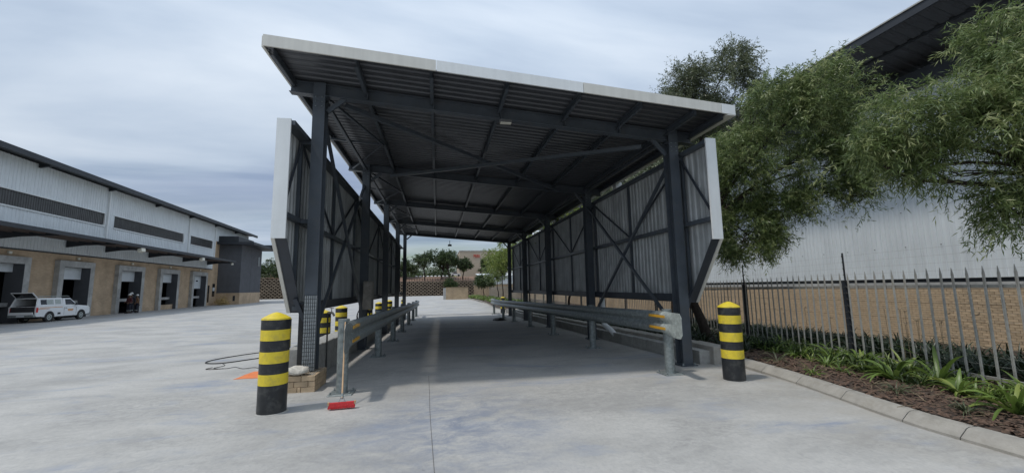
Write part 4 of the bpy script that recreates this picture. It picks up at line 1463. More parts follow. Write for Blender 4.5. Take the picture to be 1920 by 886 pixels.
for sx in (1, -1):
    part('tail_light', MB().box(min(sx * .78, sx * .885), max(sx * .78, sx * .885), -.03, .14, .72, 1.05), M['tail'], ut, local=True)
    # glass set on the tapered sides

    def side_pane(y0, y1, z0, z1, wb=.82, wt=.70, zb=1.12, zt_=1.68, e_=.006, yc=0, M_=M['glass'], nm='side_window', lift=0):
        def xx(z): return sx * (wb + (wt - wb) * (z - zb) / (zt_ - zb) + e_ + lift)
        q = [(xx(z0), y0, z0), (xx(z0), y1, z0), (xx(z1), y1 - yc, z1), (xx(z1), y0, z1)]
        q2 = [(p[0] - sx * .012, p[1], p[2]) for p in q]
        return part(nm, MB().add(q + q2, [(0, 1, 2, 3), (7, 6, 5, 4), (0, 4, 5, 1), (1, 5, 6, 2), (2, 6, 7, 3), (3, 7, 4, 0)]), M_, ut, local=True)
    side_pane(.42, .92, 1.24, 1.58)
    side_pane(.93, 1.52, 1.24, 1.58, M_=M['galv_plate'])
    side_pane(1.66, 2.18, 1.24, 1.58, M_=M['galv_plate'])
    side_pane(2.62, 3.60, 1.18, 1.58, .80, .68, 1.115, 1.66, yc=.46)
    part('stripe', MB().box(min(sx * .845, sx * .852), max(sx * .845, sx * .852), .30, 2.30, 1.01, 1.04), M['decal'], ut, local=True)
    part('stripe', MB().box(min(sx * .872, sx * .880), max(sx * .872, sx * .880), .16, 1.1, .93, .955), M['decal'], ut, local=True)
    for zz_, y0_, y1_ in ((.82, 2.75, 3.30), (.765, 2.78, 3.28), (.71, 2.80, 3.25)):
        part('door_lettering', MB().box(min(sx * .872, sx * .880), max(sx * .872, sx * .880), y0_, y1_, zz_, zz_ + .038), M['decal'], ut, local=True)
    part('door_handle', MB().box(min(sx * .855, sx * .885), max(sx * .855, sx * .885), 2.55, 2.68, .93, .96), M['dark_trim'], ut, local=True)
    part('fuel_grille', MB().box(min(sx * .872, sx * .88), max(sx * .872, sx * .88), 1.85, 2.10, .50, .64), M['dark_trim'], ut, local=True)
    part('mirror', MB().bev(min(sx * .84, sx * 1.0), max(sx * .84, sx * 1.0), 3.45, 3.55, 1.12, 1.28, .02), M['dark_trim'], ut, local=True)
    part('headlight', MB().box(min(sx * .60, sx * .85), max(sx * .60, sx * .85), 4.80, 4.975, .78, .93), M['lampglass'], ut, local=True)
    part('door_seam', MB().box(min(sx * .860, sx * .874), max(sx * .860, sx * .874), 2.42, 2.43, .42, 1.0).box(min(sx * .860, sx * .874), max(sx * .860, sx * .874), 3.58, 3.59, .42, 1.0), M['dark_trim'], ut, local=True)
    for cy in (1.15, 4.12):
        tm = MB().lathe([(.27, -.11), (.325, -.115), (.345, -.09), (.35, 0), (.345, .09), (.325, .115), (.27, .11)], n=26)
        tm.xf(Matrix.Translation((sx * .76, cy, .345)) @ Matrix.Rotation(R(90), 4, 'Y'))
        wv = part('wheel', tm, M['rubber'], ut, local=True, sm=True)
        rm_ = MB().lathe([(.205, -.118), (.21, .118), (.17, .122), (.11, .10), (.06, .125), (.02, .127)] if sx > 0 else [(.02, -.127), (.06, -.125), (.11, -.10), (.17, -.122), (.21, -.118), (.205, .118)], n=20)
        rm_.xf(Matrix.Translation((sx * .76, cy, .345)) @ Matrix.Rotation(R(90), 4, 'Y'))
        part('rim', rm_, M['galv_plate'], wv, local=True, sm=True)
        part('wheel_arch', MB().tube([(sx * .868, y, z) for y, z in arc(cy, .41, math.pi, 0, 13)], .03, 6), M['grey_plastic'], ut, local=True)
part('windscreen', MB().add([(-.70, 3.77, 1.16), (.70, 3.77, 1.16), (.62, 3.18, 1.62), (-.62, 3.18, 1.62), (-.70, 3.79, 1.16), (.70, 3.79, 1.16), (.62, 3.20, 1.62), (-.62, 3.20, 1.62)],
     [(0, 1, 2, 3), (7, 6, 5, 4), (0, 4, 5, 1), (1, 5, 6, 2), (2, 6, 7, 3), (3, 7, 4, 0)]), M['glass'], ut, local=True)
rk = MB()
for sx in (1, -1):
    rk.tube([(sx * .6, .3, 1.82), (sx * .6, 2.9, 1.82), (sx * .55, 3.2, 1.78)], .018, 6)
for y in (.3, .85, 1.4, 1.95, 2.5, 2.95):
    rk.tube([(-.6, y, 1.82), (.6, y, 1.82)], .016, 6)
for y in (.5, 1.6, 2.25):
    for sx in (1, -1):
        rk.tube([(sx * .6, y, 1.82), (sx * .62, y, 1.70)], .016, 6)
part('roof_rack', rk, M['galv_plate'], ut, local=True)
ut.scale = (.91, .89, 1.0)
part('under_body', MB().box(-.7, .7, .5, 4.6, .26, .45), M['rubber'], ut, local=True)

# ================================================================== PEOPLE at the third dock door


def skin_obj(name, verts, edges_, radii, mat_, parent, sub=1, loc=(0, 0, 0), root=0):
    me = bpy.data.meshes.new(name)
    me.from_pydata(verts, edges_, [])
    o_ = bpy.data.objects.new(name, me)
    COL.objects.link(o_)
    me.materials.append(mat_)
    o_.modifiers.new('skin', 'SKIN')
    if not me.skin_vertices:
        lay = me.attributes.get('skin')
    sv = me.skin_vertices[0].data if me.skin_vertices else None
    if sv:
        for i, r_ in enumerate(radii):
            sv[i].radius = (r_, r_) if not hasattr(r_, '__len__') else r_
            sv[i].use_root = (i == root)
    sb = o_.modifiers.new('sub', 'SUBSURF'); sb.levels = sub; sb.render_levels = sub
    o_.modifiers['skin'].use_smooth_shade = True
    if parent is not None:
        o_.parent = parent
    return o_


def tapered_body(parent, H, pose, jacket, legs_m, helmet):
    """one continuous body, with clothing and helmet as children. z up, faces +y."""
    k = H / 1.75
    J = {}
    J['pel'] = (0, 0, .95); J['wst'] = (0, 0, 1.08); J['chs'] = (0, .01, 1.30); J['shc'] = (0, 0, 1.43); J['nck'] = (0, .01, 1.50); J['hd0'] = (0, .02, 1.58); J['hd1'] = (0, .03, 1.70)
    V, Ed, Rr = [], [], []

    def av(p, r_):
        V.append(tuple(c * k for c in p)); Rr.append(r_ * k); return len(V) - 1
    pel = av(J['pel'], .13); wst = av(J['wst'], .12); chs = av(J['chs'], .145); shc = av(J['shc'], .11)
    nck = av(J['nck'], .055); h0_ = av(J['hd0'], .085); h1_ = av(J['hd1'], .085)
    Ed += [(pel, wst), (wst, chs), (chs, shc), (shc, nck), (nck, h0_), (h0_, h1_)]
    nose = av((0, .125, 1.63), .015); Ed.append((h0_, nose))
    for sd, (elb, hnd) in zip((-1, 1), pose['arms']):
        s0 = av((sd * .17, 0, 1.40), .062); e0 = av((sd * elb[0], elb[1], elb[2]), .043); w0 = av((sd * hnd[0], hnd[1], hnd[2]), .030)
        Ed += [(shc, s0), (s0, e0), (e0, w0)]
        d = (Vector(V[w0]) - Vector(V[e0])).normalized() / k
        c = Vector(V[w0]) / k
        pm = av(tuple(c + d * .07), .034); Ed.append((w0, pm))
        side_ = d.cross(Vector((0, 1, 0))).normalized()
        for q, (off, L) in enumerate(((-.030, .075), (-.010, .09), (.010, .085), (.030, .065))):
            f0 = av(tuple(c + d * (.085 + L * .5) + side_ * off * 1.1), .009)
            f1 = av(tuple(c + d * (.075 + L) + side_ * off * 1.2 + Vector((0, .02, -.01))), .008)
            Ed += [(pm, f0), (f0, f1)]
        th = av(tuple(c + d * .075 + side_ * -.055 + Vector((0, .03, 0))), .010); Ed.append((w0, th))
    for sd, (kn, ft) in zip((-1, 1), pose['legs']):
        hp_ = av((sd * .09, 0, .88), .092); kk = av((sd * kn[0], kn[1], .49), .062); an = av((sd * ft[0], ft[1], .09), .045)
        to = av((sd * ft[0] * 1.12, ft[1] + .17, .035), .038)
        Ed += [(pel, hp_), (hp_, kk), (kk, an), (an, to)]
    skin_obj('body', V, Ed, Rr, M['skin'], parent)
    # jacket
    V2, E2, R2 = [], [], []

    def a2(p, r_):
        V2.append(tuple(c * k for c in p)); R2.append(r_ * k); return len(V2) - 1
    q0 = a2((0, 0, .90), .165); q1 = a2((0, 0, 1.08), .15); q2 = a2((0, .01, 1.30), .172); q3 = a2((0, 0, 1.43), .125); q4 = a2((0, .01, 1.485), .07)
    E2 += [(q0, q1), (q1, q2), (q2, q3), (q3, q4)]
    for sd, (elb, hnd) in zip((-1, 1), pose['arms']):
        s0 = a2((sd * .175, 0, 1.40), .078); e0 = a2((sd * elb[0], elb[1], elb[2]), .060)
        hh = Vector((sd * hnd[0], hnd[1], hnd[2])); ee = Vector((sd * elb[0], elb[1], elb[2]))
        w0 = a2(tuple(ee + (hh - ee) * .88), .045)
        E2 += [(q3, s0), (s0, e0), (e0, w0)]
    skin_obj('jacket', V2, E2, R2, jacket, parent)
    V3, E3, R3 = [], [], []

    def a3(p, r_):
        V3.append(tuple(c * k for c in p)); R3.append(r_ * k); return len(V3) - 1
    q0 = a3((0, 0, .96), .15)
    for sd, (kn, ft) in zip((-1, 1), pose['legs']):
        hp_ = a3((sd * .09, 0, .86), .108); kk = a3((sd * kn[0], kn[1], .49), .080); an = a3((sd * ft[0], ft[1], .13), .068)
        E3 += [(q0, hp_), (hp_, kk), (kk, an)]
        band = MB().lathe([(.082 * k, 0), (.078 * k, .05 * k)], (sd * (ft[0] * .7 + kn[0] * .3) * k, (ft[1] * .7 + kn[1] * .3) * k, .24 * k), 12)
        part('reflective_band', band, M['galv_plate'], parent, local=True)
        boot = MB().bev((sd * ft[0] - .055) * k, (sd * ft[0] + .055) * k, (ft[1] - .08) * k, (ft[1] + .21) * k, 0, .11 * k, .02)
        part('boot', boot, M['rubber'], parent, local=True)
    skin_obj('trousers', V3, E3, R3, legs_m, parent)
    hl = MB().lathe([(.150 * k, 0), (.152 * k, .012 * k), (.118 * k, .018 * k), (.116 * k, .07 * k), (.095 * k, .12 * k), (.055 * k, .148 * k), (.01, .155 * k)], (0, .03 * k, 1.70 * k), 20)
    part('hard_hat', hl, helmet, parent, local=True, sm=True)


po = [dict(arms=[((.27, .02, 1.14), (.20, .22, 1.02)), ((.27, .03, 1.14), (.16, .25, 1.05))], legs=[((.11, .03, 0), (.13, 0, 0)), ((.11, .01, 0), (.12, .03, 0))]),
      dict(arms=[((.28, -.03, 1.13), (.28, .04, .88)), ((.26, .06, 1.16), (.10, .22, 1.18))], legs=[((.10, .03, 0), (.12, .02, 0)), ((.12, .01, 0), (.15, -.06, 0))]),
      dict(arms=[((.26, .0, 1.14), (.26, .07, .90)), ((.27, -.02, 1.14), (.29, .03, .89))], legs=[((.10, .04, 0), (.11, .06, 0)), ((.11, .0, 0), (.13, -.05, 0))])]
for (nt, H_, rz_, p_, jk, lab) in (
        ((1.15, 7.75), 1.80, 160, po[0], 'cloth_maroon', 'person in maroon jacket, left one of the three at the dock door'),
        ((.95, 8.35), 1.92, 200, po[1], 'cloth_dark', 'tallest person, in dark clothes, standing in the middle of the three at the dock door'),
        ((1.1, 8.95), 1.74, -20, po[2], 'cloth_tan', 'person in brown jacket with back turned, right one of the three at the dock door')):
    p = wpt(nt[0], nt[1], 0)
    e_ = empty('person', (p[0], p[1], zg(p[0], p[1])), lab, 'person', rz=R(rz_))
    tapered_body(e_, H_, p_, M[jk], M['cloth_dark'], M['helmet'])

# ================================================================== RIGHT BUILDING
rb = empty('white_clad_building', (18, 12, 0), 'tall white sheeted building with tan brick base and deep eave, behind the palisade fence', 'building')
RX = 18.0
YA, YB = 3.0, 170.0
# recess and sill between brick and sheeting
mb = MB().box(RX - .04, RX + .15, YA, YB, 1.50, 1.64)
part('sill', mb, M['concrete'], rb)
part('shadow_gap', MB().box(RX + .06, RX + .10, YA, YB, 1.64, 1.80), M['dark_trim'], rb)
part('brick_cap', MB().box(RX - .02, RX + .15, YA, YB, 1.385, 1.50), M['mortar'], rb)
part('backing_wall', MB().box(RX + .02, RX + .3, YA, 34, -1.5, 1.386), M['mortar'], rb)
part('far_brick_base', MB().box(RX, RX + .3, 34, YB, -1.5, 1.386), M['bricktex'], rb)
# sheeting: real ribs near, wider pitch far off
def rribs(ya, yb, z0, z1, pitch, amp):
    m_ = MB()
    k_ = int((yb - ya) / pitch)
    vs = []
    pr2 = corrug(k_, (yb - ya) / k_, amp)
    for t, h in pr2:
        vs += [(RX - .035 - h, ya + t, z0), (RX - .035 - h, ya + t, z1)]
    m_.add(vs, [(2 * i, 2 * i + 1, 2 * i + 3, 2 * i + 2) for i in range(len(pr2) - 1)])
    return m_
y = YA
i = 0
while y < 49:
    L = 7.6 if y < 40 else 9
    m_ = rribs(y, y + L, 1.78, 9.60, .19, .036)
    sh = part('wall_sheet', m_, M['clad_grey'], rb)
    y += L
part('wall_sheet', rribs(y, YB, 1.78, 9.60, .5, .03), M['clad_grey'], rb)
# sheet screws in rows
sc_ = MB()
for z in (3.0, 4.35, 5.7, 7.1, 8.5):
    for j in range(26):
        sc_.cbox((RX - .075, YA + 4 + j * 1.14, z), (.02, .028, .028))
part('screws', sc_, M['dark_trim'], rb, kind='stuff')
# eave and soffit
EX = 15.2
def soff(y0, y1):
    m_ = MB()
    k_ = int((y1 - y0) / .40)
    vs = []
    pr2 = corrug(k_, (y1 - y0) / k_, .035)
    for t, h in pr2:
        vs += [(EX, y0 + t, 10.38 + h), (RX, y0 + t, 9.62 + h)]
    m_.add(vs, [(2 * i, 2 * i + 1, 2 * i + 3, 2 * i + 2) for i in range(len(pr2) - 1)])
    return m_
so = part('soffit', soff(YA, 60), M['under'], rb)
part('eave_fascia', MB().box(EX - .06, EX, YA, 60.0, 10.25, 10.52), M['dark_trim'], so)
part('eave_capping', MB().box(EX - .10, EX + .05, YA, 60.02, 10.522, 10.57), M['concrete'], so)
part('wall_band', MB().box(RX - .42, RX - .12, YA, 60, 8.95, 9.50), M['dark_trim'], so)  # dark band along the top of the sheeting, below the soffit
part('soffit_purlin', MB().box(EX + 1.1, EX + 1.22, YA, 60, 10.05, 10.18), M['dark_trim'], so)
for y in (8, 15.5, 23, 30.5, 38):
    part('soffit_beam', MB().bar((EX + .05, y, 10.22), (RX - .43, y, 9.50), .16, .20), M['dark_trim'], so)
part('roof', MB().add([(EX - .02, YA, 10.56), (60, YA, 5.2), (60, 60, 5.2), (EX - .02, 60, 10.56)], [(0, 1, 2, 3)]), M['clad_grey'], rb)
part('rear_roof', MB().box(RX - .2, 60, 60.02, YB, 9.62, 9.72), M['clad_grey'], rb)

# facing bricks: the nearest are single bricks, the rest joined
brick_meshes = []
for k_ in range(4):
    mb = MB().bev(-.022 - k_ * .0015, .05, .0045, .2275, .004, .080, .004)
    brick_meshes.append(mesh_of('brick', mb, M['brickface']))
rest = MB()
rows_ = []
cands = []
z = 1.385 - .0845
r_i = 0
while z > -1.0:
    zgap = .010 if r_i % 7 == 6 else 0
    for j in range(int((34 - YA - 4) / .232)):
        y = YA + 4 + j * .232 + (0.116 if r_i % 2 else 0)
        cands.append((y, z - zgap, r_i))
    z -= .0845 + zgap
    r_i += 1
vis = [c for c in cands if 9.2 < c[0] < 11.6 and c[1] > -.55]
vis = sorted(vis, key=lambda c: c[0] - .3 * c[1])[:300]
viss = set(vis)
for (y, z, r_) in vis:
    o_ = bpy.data.objects.new('brick', random.choice(brick_meshes))
    COL.objects.link(o_)
    o_.parent = rb
    o_.location = (0, y - 12, z)
for (y, z, r_) in cands:
    if (y, z, r_) in viss: continue
    d_ = random.choice((0, .0015, .003, .0045))
    rest.box(RX - .022 - d_, RX + .025, y + .0045, y + .2275, z + .004, z + .080)
part('bricks', rest, M['brickface'], rb, kind='stuff')

# ================================================================== PALISADE FENCE


def fence_pt(s):
    """point on the fence line s metres from its near end (x, y)"""
    if s < 17.5:
        return 7.75 + .158 * s, 2.2 + .9874 * s
    x, y = 7.75 + .158 * 17.5, 2.2 + .9874 * 17.5
    return x, y + (s - 17.5)


fe = empty('palisade_fence', (8.5, 8, 0.1), 'long grey steel palisade fence of pointed pales along the garden bed', 'fence')
PW = .041
def pale_mesh(h):
    """W-section pale with a splayed pointed head, local coordinates, faces -x"""
    P2 = [(0, -PW / 2), (-.012, -PW / 4), (.0, 0), (-.012, PW / 4), (0, PW / 2)]
    mb = MB()
    vs = []
    for z in (0, h - .11):
        vs += [(a, b, z) for a, b in P2]
    vs += [(-.004, -PW * .1, h), (-.004, PW * .05, h + .004)]
    fs = [(i, i + 1, 5 + i + 1, 5 + i) for i in range(4)] + [(5, 6, 10), (6, 7, 11, 10), (7, 8, 11), (8, 9, 11)]
    m0 = len(vs)
    vs += [(a + .004, b, c) for a, b, c in vs]
    fs += [tuple(m0 + i for i in f[::-1]) for f in fs]
    fs += [(0, 5, m0 + 5, m0), (4, m0 + 4, m0 + 9, 9), (5, 10, m0 + 10, m0 + 5), (9, m0 + 9, m0 + 11, 11)]
    mb.add(vs, fs)
    return mb
pale_me = [mesh_of('pale', pale_mesh(h_), M['pale']) for h_ in (1.80, 1.805, 1.79)]
far = MB()
s_ = 0.0
cnt = 0
POSTS = [1.55 + 3.66 * i for i in range(30)]
fa = math.atan2(.158, .9874)
while s_ < 100:
    x, y = fence_pt(s_)
    z = zbed(x, y) + .02 if s_ < 40 else zbed(x, 42) + (zlane(y) - zlane(42)) * .8
    if min(abs(s_ - p) for p in POSTS) > .07:
        if cnt < 296:
            o_ = bpy.data.objects.new('pale', random.choice(pale_me))
            COL.objects.link(o_)
            o_.parent = fe
            o_.location = (x - 8.5 + random.uniform(-.004, .004), y - 8, z - .1)
            o_.rotation_euler = (random.uniform(-.012, .012), random.uniform(-.006, .006), -fa if s_ < 17.5 else 0)
        else:
            far.box(x - .01, x, y - .03, y + .03, z, z + 1.8)
        cnt += 1
    s_ += .2035 if cnt < 296 else .26
part('distant_pales', far, M['pale'], fe, kind='stuff')


def zfen(s):
    x, y = fence_pt(s)
    return zbed(x, y) + .02 if s < 40 else zbed(x, 42) + (zlane(y) - zlane(42)) * .8


for hz in (.12, 1.50):
    brk = [0] + POSTS[:-2]
    for a, b in zip(brk[:-1], brk[1:]):
        xa, ya = fence_pt(a); xb, yb = fence_pt(b)
        part('fence_rail', MB().chan((xa + .028, ya, zfen(a) + hz), (xb + .028, yb, zfen(b) + hz), .045, .05, .006), M['pale'], fe)
ins_mb = MB().lathe([(.012, -.018), (.020, -.008), (.020, .008), (.012, .018)], n=8).xf(Matrix.Rotation(R(90), 4, 'Y'))
ins_me = mesh_of('insulator', ins_mb, M['rubber'])
for q, s0 in enumerate(POSTS[:14]):
    x, y = fence_pt(s0)
    z = zfen(s0)
    po_ = part('fence_post', MB().ibeam((x + .05, y, z - .1), (x + .05, y, z + 1.62), .075, .09, .008, up=(1, 0, 0)), M['dark_trim'], fe)
    es = part('electric_fence_rod', MB().box(x - .052, x - .028, y - .10, y - .076, z + .25, z + 2.22), M['dark_trim'], fe)
    if q < 6:
        for i in range(15):
            zz_ = z + .33 + i * .130
            o_ = bpy.data.objects.new('insulator', ins_me)
            COL.objects.link(o_); o_.parent = es
            o_.location = (x - .066 - 8.5, y - .105 - 8, zz_ - .1)
# electric wires above the pales
wm = MB()
for i in range(15):
    for a, b in zip(POSTS[:5], POSTS[1:6]):
        xa, ya = fence_pt(a); xb, yb = fence_pt(b)
        zz_ = .33 + i * .130
        wm.bar((xa - .07, ya - .1, zfen(a) + zz_), (xb - .07, yb - .1, zfen(b) + zz_), .0022, .0022)
    xa, ya = fence_pt(0); xb, yb = fence_pt(POSTS[0])
    wm.bar((xa - .07, ya - .1, zfen(0) + .33 + i * .13), (xb - .07, yb - .1, zfen(POSTS[0]) + .33 + i * .13), .0022, .0022)
part('electric_wires', wm, M['pale'], fe, kind='stuff')

# ================================================================== VEGETATION


def mesh_np(name, V, F4, mat_, tintv=None, F3=None):
    me = bpy.data.meshes.new(name)
    nf = len(F4)
    me.vertices.add(len(V)); me.vertices.foreach_set('co', np.asarray(V, dtype=np.float32).ravel())
    me.loops.add(nf * 4); me.loops.foreach_set('vertex_index', np.asarray(F4, dtype=np.int32).ravel())
    me.polygons.add(nf)
    me.polygons.foreach_set('loop_start', np.arange(0, nf * 4, 4, dtype=np.int32))
    me.polygons.foreach_set('loop_total', np.full(nf, 4, dtype=np.int32))
    me.update(calc_edges=True)
    if tintv is not None:
        at = me.attributes.new('tint', 'FLOAT', 'FACE')
        at.data.foreach_set('value', np.asarray(tintv, dtype=np.float32))
    me.materials.append(mat_)
    return me


def nrmz(v):
    return v / (np.linalg.norm(v, axis=1, keepdims=True) + 1e-9)


def clump_noise(p, f, seed):
    r_ = np.random.default_rng(seed)
    out = np.zeros(len(p))
    for k_ in range(5):
        d = r_.normal(size=3); d /= np.linalg.norm(d)
        d2 = r_.normal(size=3); d2 /= np.linalg.norm(d2)
        out += np.sin(p @ d * f * (1 + .45 * k_) + r_.uniform(0, 6.28)) * np.sin(p @ d2 * f * (1 + .35 * k_) + r_.uniform(0, 6.28))
    return out / 2.0


def foliage(lobes, n_twigs, per, leaf_len, leaf_w, twig_len, droop, seed, thresh=-.15, freq=2.4, up=0.0, spread=.7, rng=None):
    """leaves strung along drooping twigs that fill ellipsoid lobes with gaps. returns V, F, tint"""
    r_ = np.random.default_rng(seed)
    w = np.array([l_[2] if len(l_) > 2 else np.prod(l_[1]) ** .66 for l_ in lobes], float); w /= w.sum()
    idx = r_.choice(len(lobes), size=n_twigs, p=w)
    C = np.array([l_[0] for l_ in lobes], float)[idx]
    Rd = np.array([l_[1] for l_ in lobes], float)[idx]
    d = nrmz(r_.normal(size=(n_twigs, 3)))
    rad = r_.uniform(0.12, 1, n_twigs) ** (1 / 2.2)
    out_ = r_.random(n_twigs) < .10
    rad = np.where(out_, rad * 1.18, rad)
    P = C + d * Rd * rad[:, None]
    keep = clump_noise(P, freq, seed + 5) > thresh - .25 * (1 - rad)
    P, d, rad = P[keep], d[keep], rad[keep]
    n = len(P)
    T = nrmz(d * spread + r_.normal(size=(n, 3)) * .75 + np.array([0, 0, up - droop * .5]))
    L = twig_len * r_.uniform(.5, 1.3, n)
    s_ = (np.arange(per) + .5) / per
    s2 = np.repeat(s_[None, :], n, 0) + r_.normal(size=(n, per)) * .03
    base = P[:, None, :] + T[:, None, :] * (L[:, None] * s2)[:, :, None]
    base[:, :, 2] -= droop * .55 * L[:, None] * s2 ** 2
    sideax = nrmz(np.cross(T, r_.normal(size=(n, 3))))
    sgn = np.where(np.arange(per) % 2 == 0, 1.0, -1.0)
    ld = T[:, None, :] * .75 + sideax[:, None, :] * sgn[None, :, None] * .65 + r_.normal(size=(n, per, 3)) * .55
    ld[:, :, 2] -= droop * .75
    base = base.reshape(-1, 3); ld = nrmz(ld.reshape(-1, 3))
    m = len(base)
    ll = leaf_len * r_.uniform(.6, 1.25, m)[:, None]
    lw = leaf_w * r_.uniform(.7, 1.25, m)[:, None]
    sd = nrmz(np.cross(ld, r_.normal(size=(m, 3))))
    mid = base + ld * ll * .42 + np.array([0, 0, .0])
    tip = base + ld * ll; tip[:, 2] -= droop * .18 * ll[:, 0]
    V = np.stack([base, mid - sd * lw * .5, tip, mid + sd * lw * .5], 1).reshape(-1, 3)
    F = np.arange(m * 4).reshape(-1, 4)
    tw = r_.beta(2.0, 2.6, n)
    # crown shade and highlights put into the tint: darker inside, lighter outside
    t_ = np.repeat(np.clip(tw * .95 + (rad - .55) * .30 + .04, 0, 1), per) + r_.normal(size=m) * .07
    return V, F, np.clip(t_, 0, 1), P


def branch_paths(start, targets, seed, wig=.12):
    r_ = random.Random(seed)
    out = []
    s_ = Vector(start)
    for t in targets:
        t = Vector(t); L = (t - s_).length
        pts = []
        n = 6
        off = Vector((0, 0, 0))
        for i in range(n + 1):
            f = i / n
            off += Vector((r_.uniform(-1, 1), r_.uniform(-1, 1), r_.uniform(-.6, .8))) * wig * L * .16
            p = s_.lerp(t, f) + off * math.sin(f * math.pi) ** .5 + Vector((0, 0, .10 * L * math.sin(f * math.pi)))
            pts.append(p)
        out.append(pts)
    return out


def tree(name, base, trunk, lobes, label, leafmat, cat='tree', group=None, n_twigs=4000, per=14, leaf_len=.09, leaf_w=.014, twig_len=.45, droop=.5,
         seed=1, r0=.14, thresh=-.15, freq=2.4, up=0.0, subs=3, extra=None, spread=.7, hub_r=.55):
    t = empty(name, base, label, cat, group)
    bx_, by_, bz_ = base
    tr_ = MB()
    tp_ = [Vector(p) for p in trunk]
    sp = spline(tp_, 5)
    n = len(sp)
    tr_.tube(sp, [r0 * (1.25 if i < 2 else 1) * (1 - (1 - hub_r) * i / (n - 1)) for i in range(n)], 10)
    rr = random.Random(seed)
    hub = sp[-1]
    limbs = MB()
    for li, l_ in enumerate(lobes):
        c, rd = Vector(l_[0]), l_[1]
        src = hub
        if li and rr.random() < .4:
            src = hub
        bp = branch_paths(src, [c], seed + li)[0]
        L = (c - src).length
        rb_ = r0 * hub_r * .62
        limbs.tube(bp, [max(.008, rb_ * (1 - .78 * i / (len(bp) - 1))) for i in range(len(bp))], 7)
        for q in range(subs):
            d = Vector((rr.gauss(0, 1), rr.gauss(0, 1), rr.gauss(.1, .8))).normalized()
            tgt = c + Vector((d.x * rd[0], d.y * rd[1], d.z * rd[2])) * rr.uniform(.55, .9)
            st = bp[rr.choice((3, 4, 5, 6))]
            b2 = branch_paths(st, [tgt], seed + li * 17 + q)[0]
            limbs.tube(b2, [max(.004, rb_ * .38 * (1 - .85 * i / 6)) for i in range(7)], 5)
            for q2 in range(3):
                d2 = (d + Vector((rr.gauss(0, .7), rr.gauss(0, .7), rr.gauss(-.2, .6)))).normalized()
                tg2 = b2[4] + d2 * rr.uniform(.25, .5) * max(rd)
                b3 = branch_paths(b2[rr.choice((3, 4, 5))], [tg2], seed + li * 31 + q * 7 + q2)[0]
                limbs.tube(b3, [max(.0025, rb_ * .15 * (1 - .8 * i / 6)) for i in range(7)], 4, cap=False)
    if extra:
        for pts, ra, rb2 in extra:
            pp = spline(pts, 5)
            limbs.tube(pp, [ra + (rb2 - ra) * i / (len(pp) - 1) for i in range(len(pp))], 7)
    part('trunk', tr_, M['bark'], t, sm=True)
    part('limbs', limbs, M['bark'], t, sm=True)
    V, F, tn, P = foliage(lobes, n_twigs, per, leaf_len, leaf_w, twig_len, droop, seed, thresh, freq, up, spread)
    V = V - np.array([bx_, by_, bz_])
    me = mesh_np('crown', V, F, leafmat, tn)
    part('crown', me, None, t)
    return t


# --- the drooping tree over the fence beside the canopy
tree('willow_tree', (7.9, 10.9, 0.05), [(7.9, 10.95, 0.0), (7.72, 11.1, .75), (7.52, 11.2, 1.5), (7.45, 10.9, 2.6), (7.7, 10.2, 3.55)],
     [((8.85, 8.75, 5.75), (1.35, 1.2, 1.05)), ((9.55, 8.25, 4.55), (1.30, 1.1, .85)), ((8.15, 9.2, 4.95), (1.15, 1.1, .95)), ((8.10, 9.4, 3.0), (.84, .85, .80), 1.7),
      ((9.45, 7.9, 6.35), (.95, .9, .85)), ((10.1, 8.1, 5.2), (1.0, .9, .8)), ((7.6, 10.6, 4.6), (1.1, 1.2, .9)), ((9.3, 8.4, 3.75), (.85, .6, .40), .35), ((8.0, 9.9, 3.9), (.8, .8, .5), .5),
      ((8.5, 8.9, 3.7), (.7, .6, .4), .3), ((10.0, 7.9, 3.75), (.5, .5, .55), .28), ((8.3, 8.4, 6.4), (.7, .7, .65), .5)],
     'drooping tree with dark leaning trunk beside the canopy, between right screen and fence', M['leaf_a'],
     n_twigs=19500, per=15, leaf_len=.105, leaf_w=.019, twig_len=.36, droop=.42, seed=3, r0=.145, thresh=.2, freq=3.4, up=.25, spread=.35, subs=4)

# --- nearer tree whose branches come in from the right
tree('willow_tree', (9.55, 3.3, 0.0), [(9.55, 3.3, -.05), (9.5, 3.4, 1.0), (9.3, 3.6, 2.0), (9.05, 3.95, 2.95)],
     [((8.30, 4.20, 4.85), (.82, .85, .85)), ((7.55, 4.75, 4.28), (.85, .8, .58)), ((8.35, 4.15, 4.0), (.95, .8, .55)), ((7.0, 5.25, 3.92), (.52, .5, .38), .26),
      ((8.9, 3.6, 4.6), (1.1, 1.0, 1.1)), ((9.4, 2.8, 5.0), (1.1, 1.0, 1.0), .35), ((8.15, 4.4, 2.75), (.36, .35, .42), .10), ((7.9, 4.7, 3.3), (.35, .35, .25), .07), ((8.45, 4.2, 2.9), (.3, .3, .35), .10),
      ((8.75, 4.45, 5.45), (.55, .55, .5)), ((7.3, 4.9, 3.45), (.3, .3, .2), .05)],
     'nearest drooping tree with long bare branch, reaching in from the right edge above the fence', M['leaf_a'],
     n_twigs=13500, per=15, leaf_len=.105, leaf_w=.016, twig_len=.34, droop=.50, seed=9, r0=.13, thresh=.2, freq=3.8, spread=.35, up=.1, subs=4,
     extra=[([(9.05, 3.95, 2.9), (8.75, 4.25, 3.02), (8.2, 4.5, 3.12), (7.75, 4.75, 3.22), (7.3, 4.92, 3.30), (7.0, 5.1, 3.55)], .05, .018),
            ([(7.75, 4.75, 3.22), (7.5, 4.8, 3.4), (7.35, 5.0, 3.7), (7.1, 5.1, 3.95)], .022, .008),
            ([(8.6, 4.3, 3.05), (8.45, 4.35, 3.3), (8.35, 4.4, 3.7)], .035, .014)])

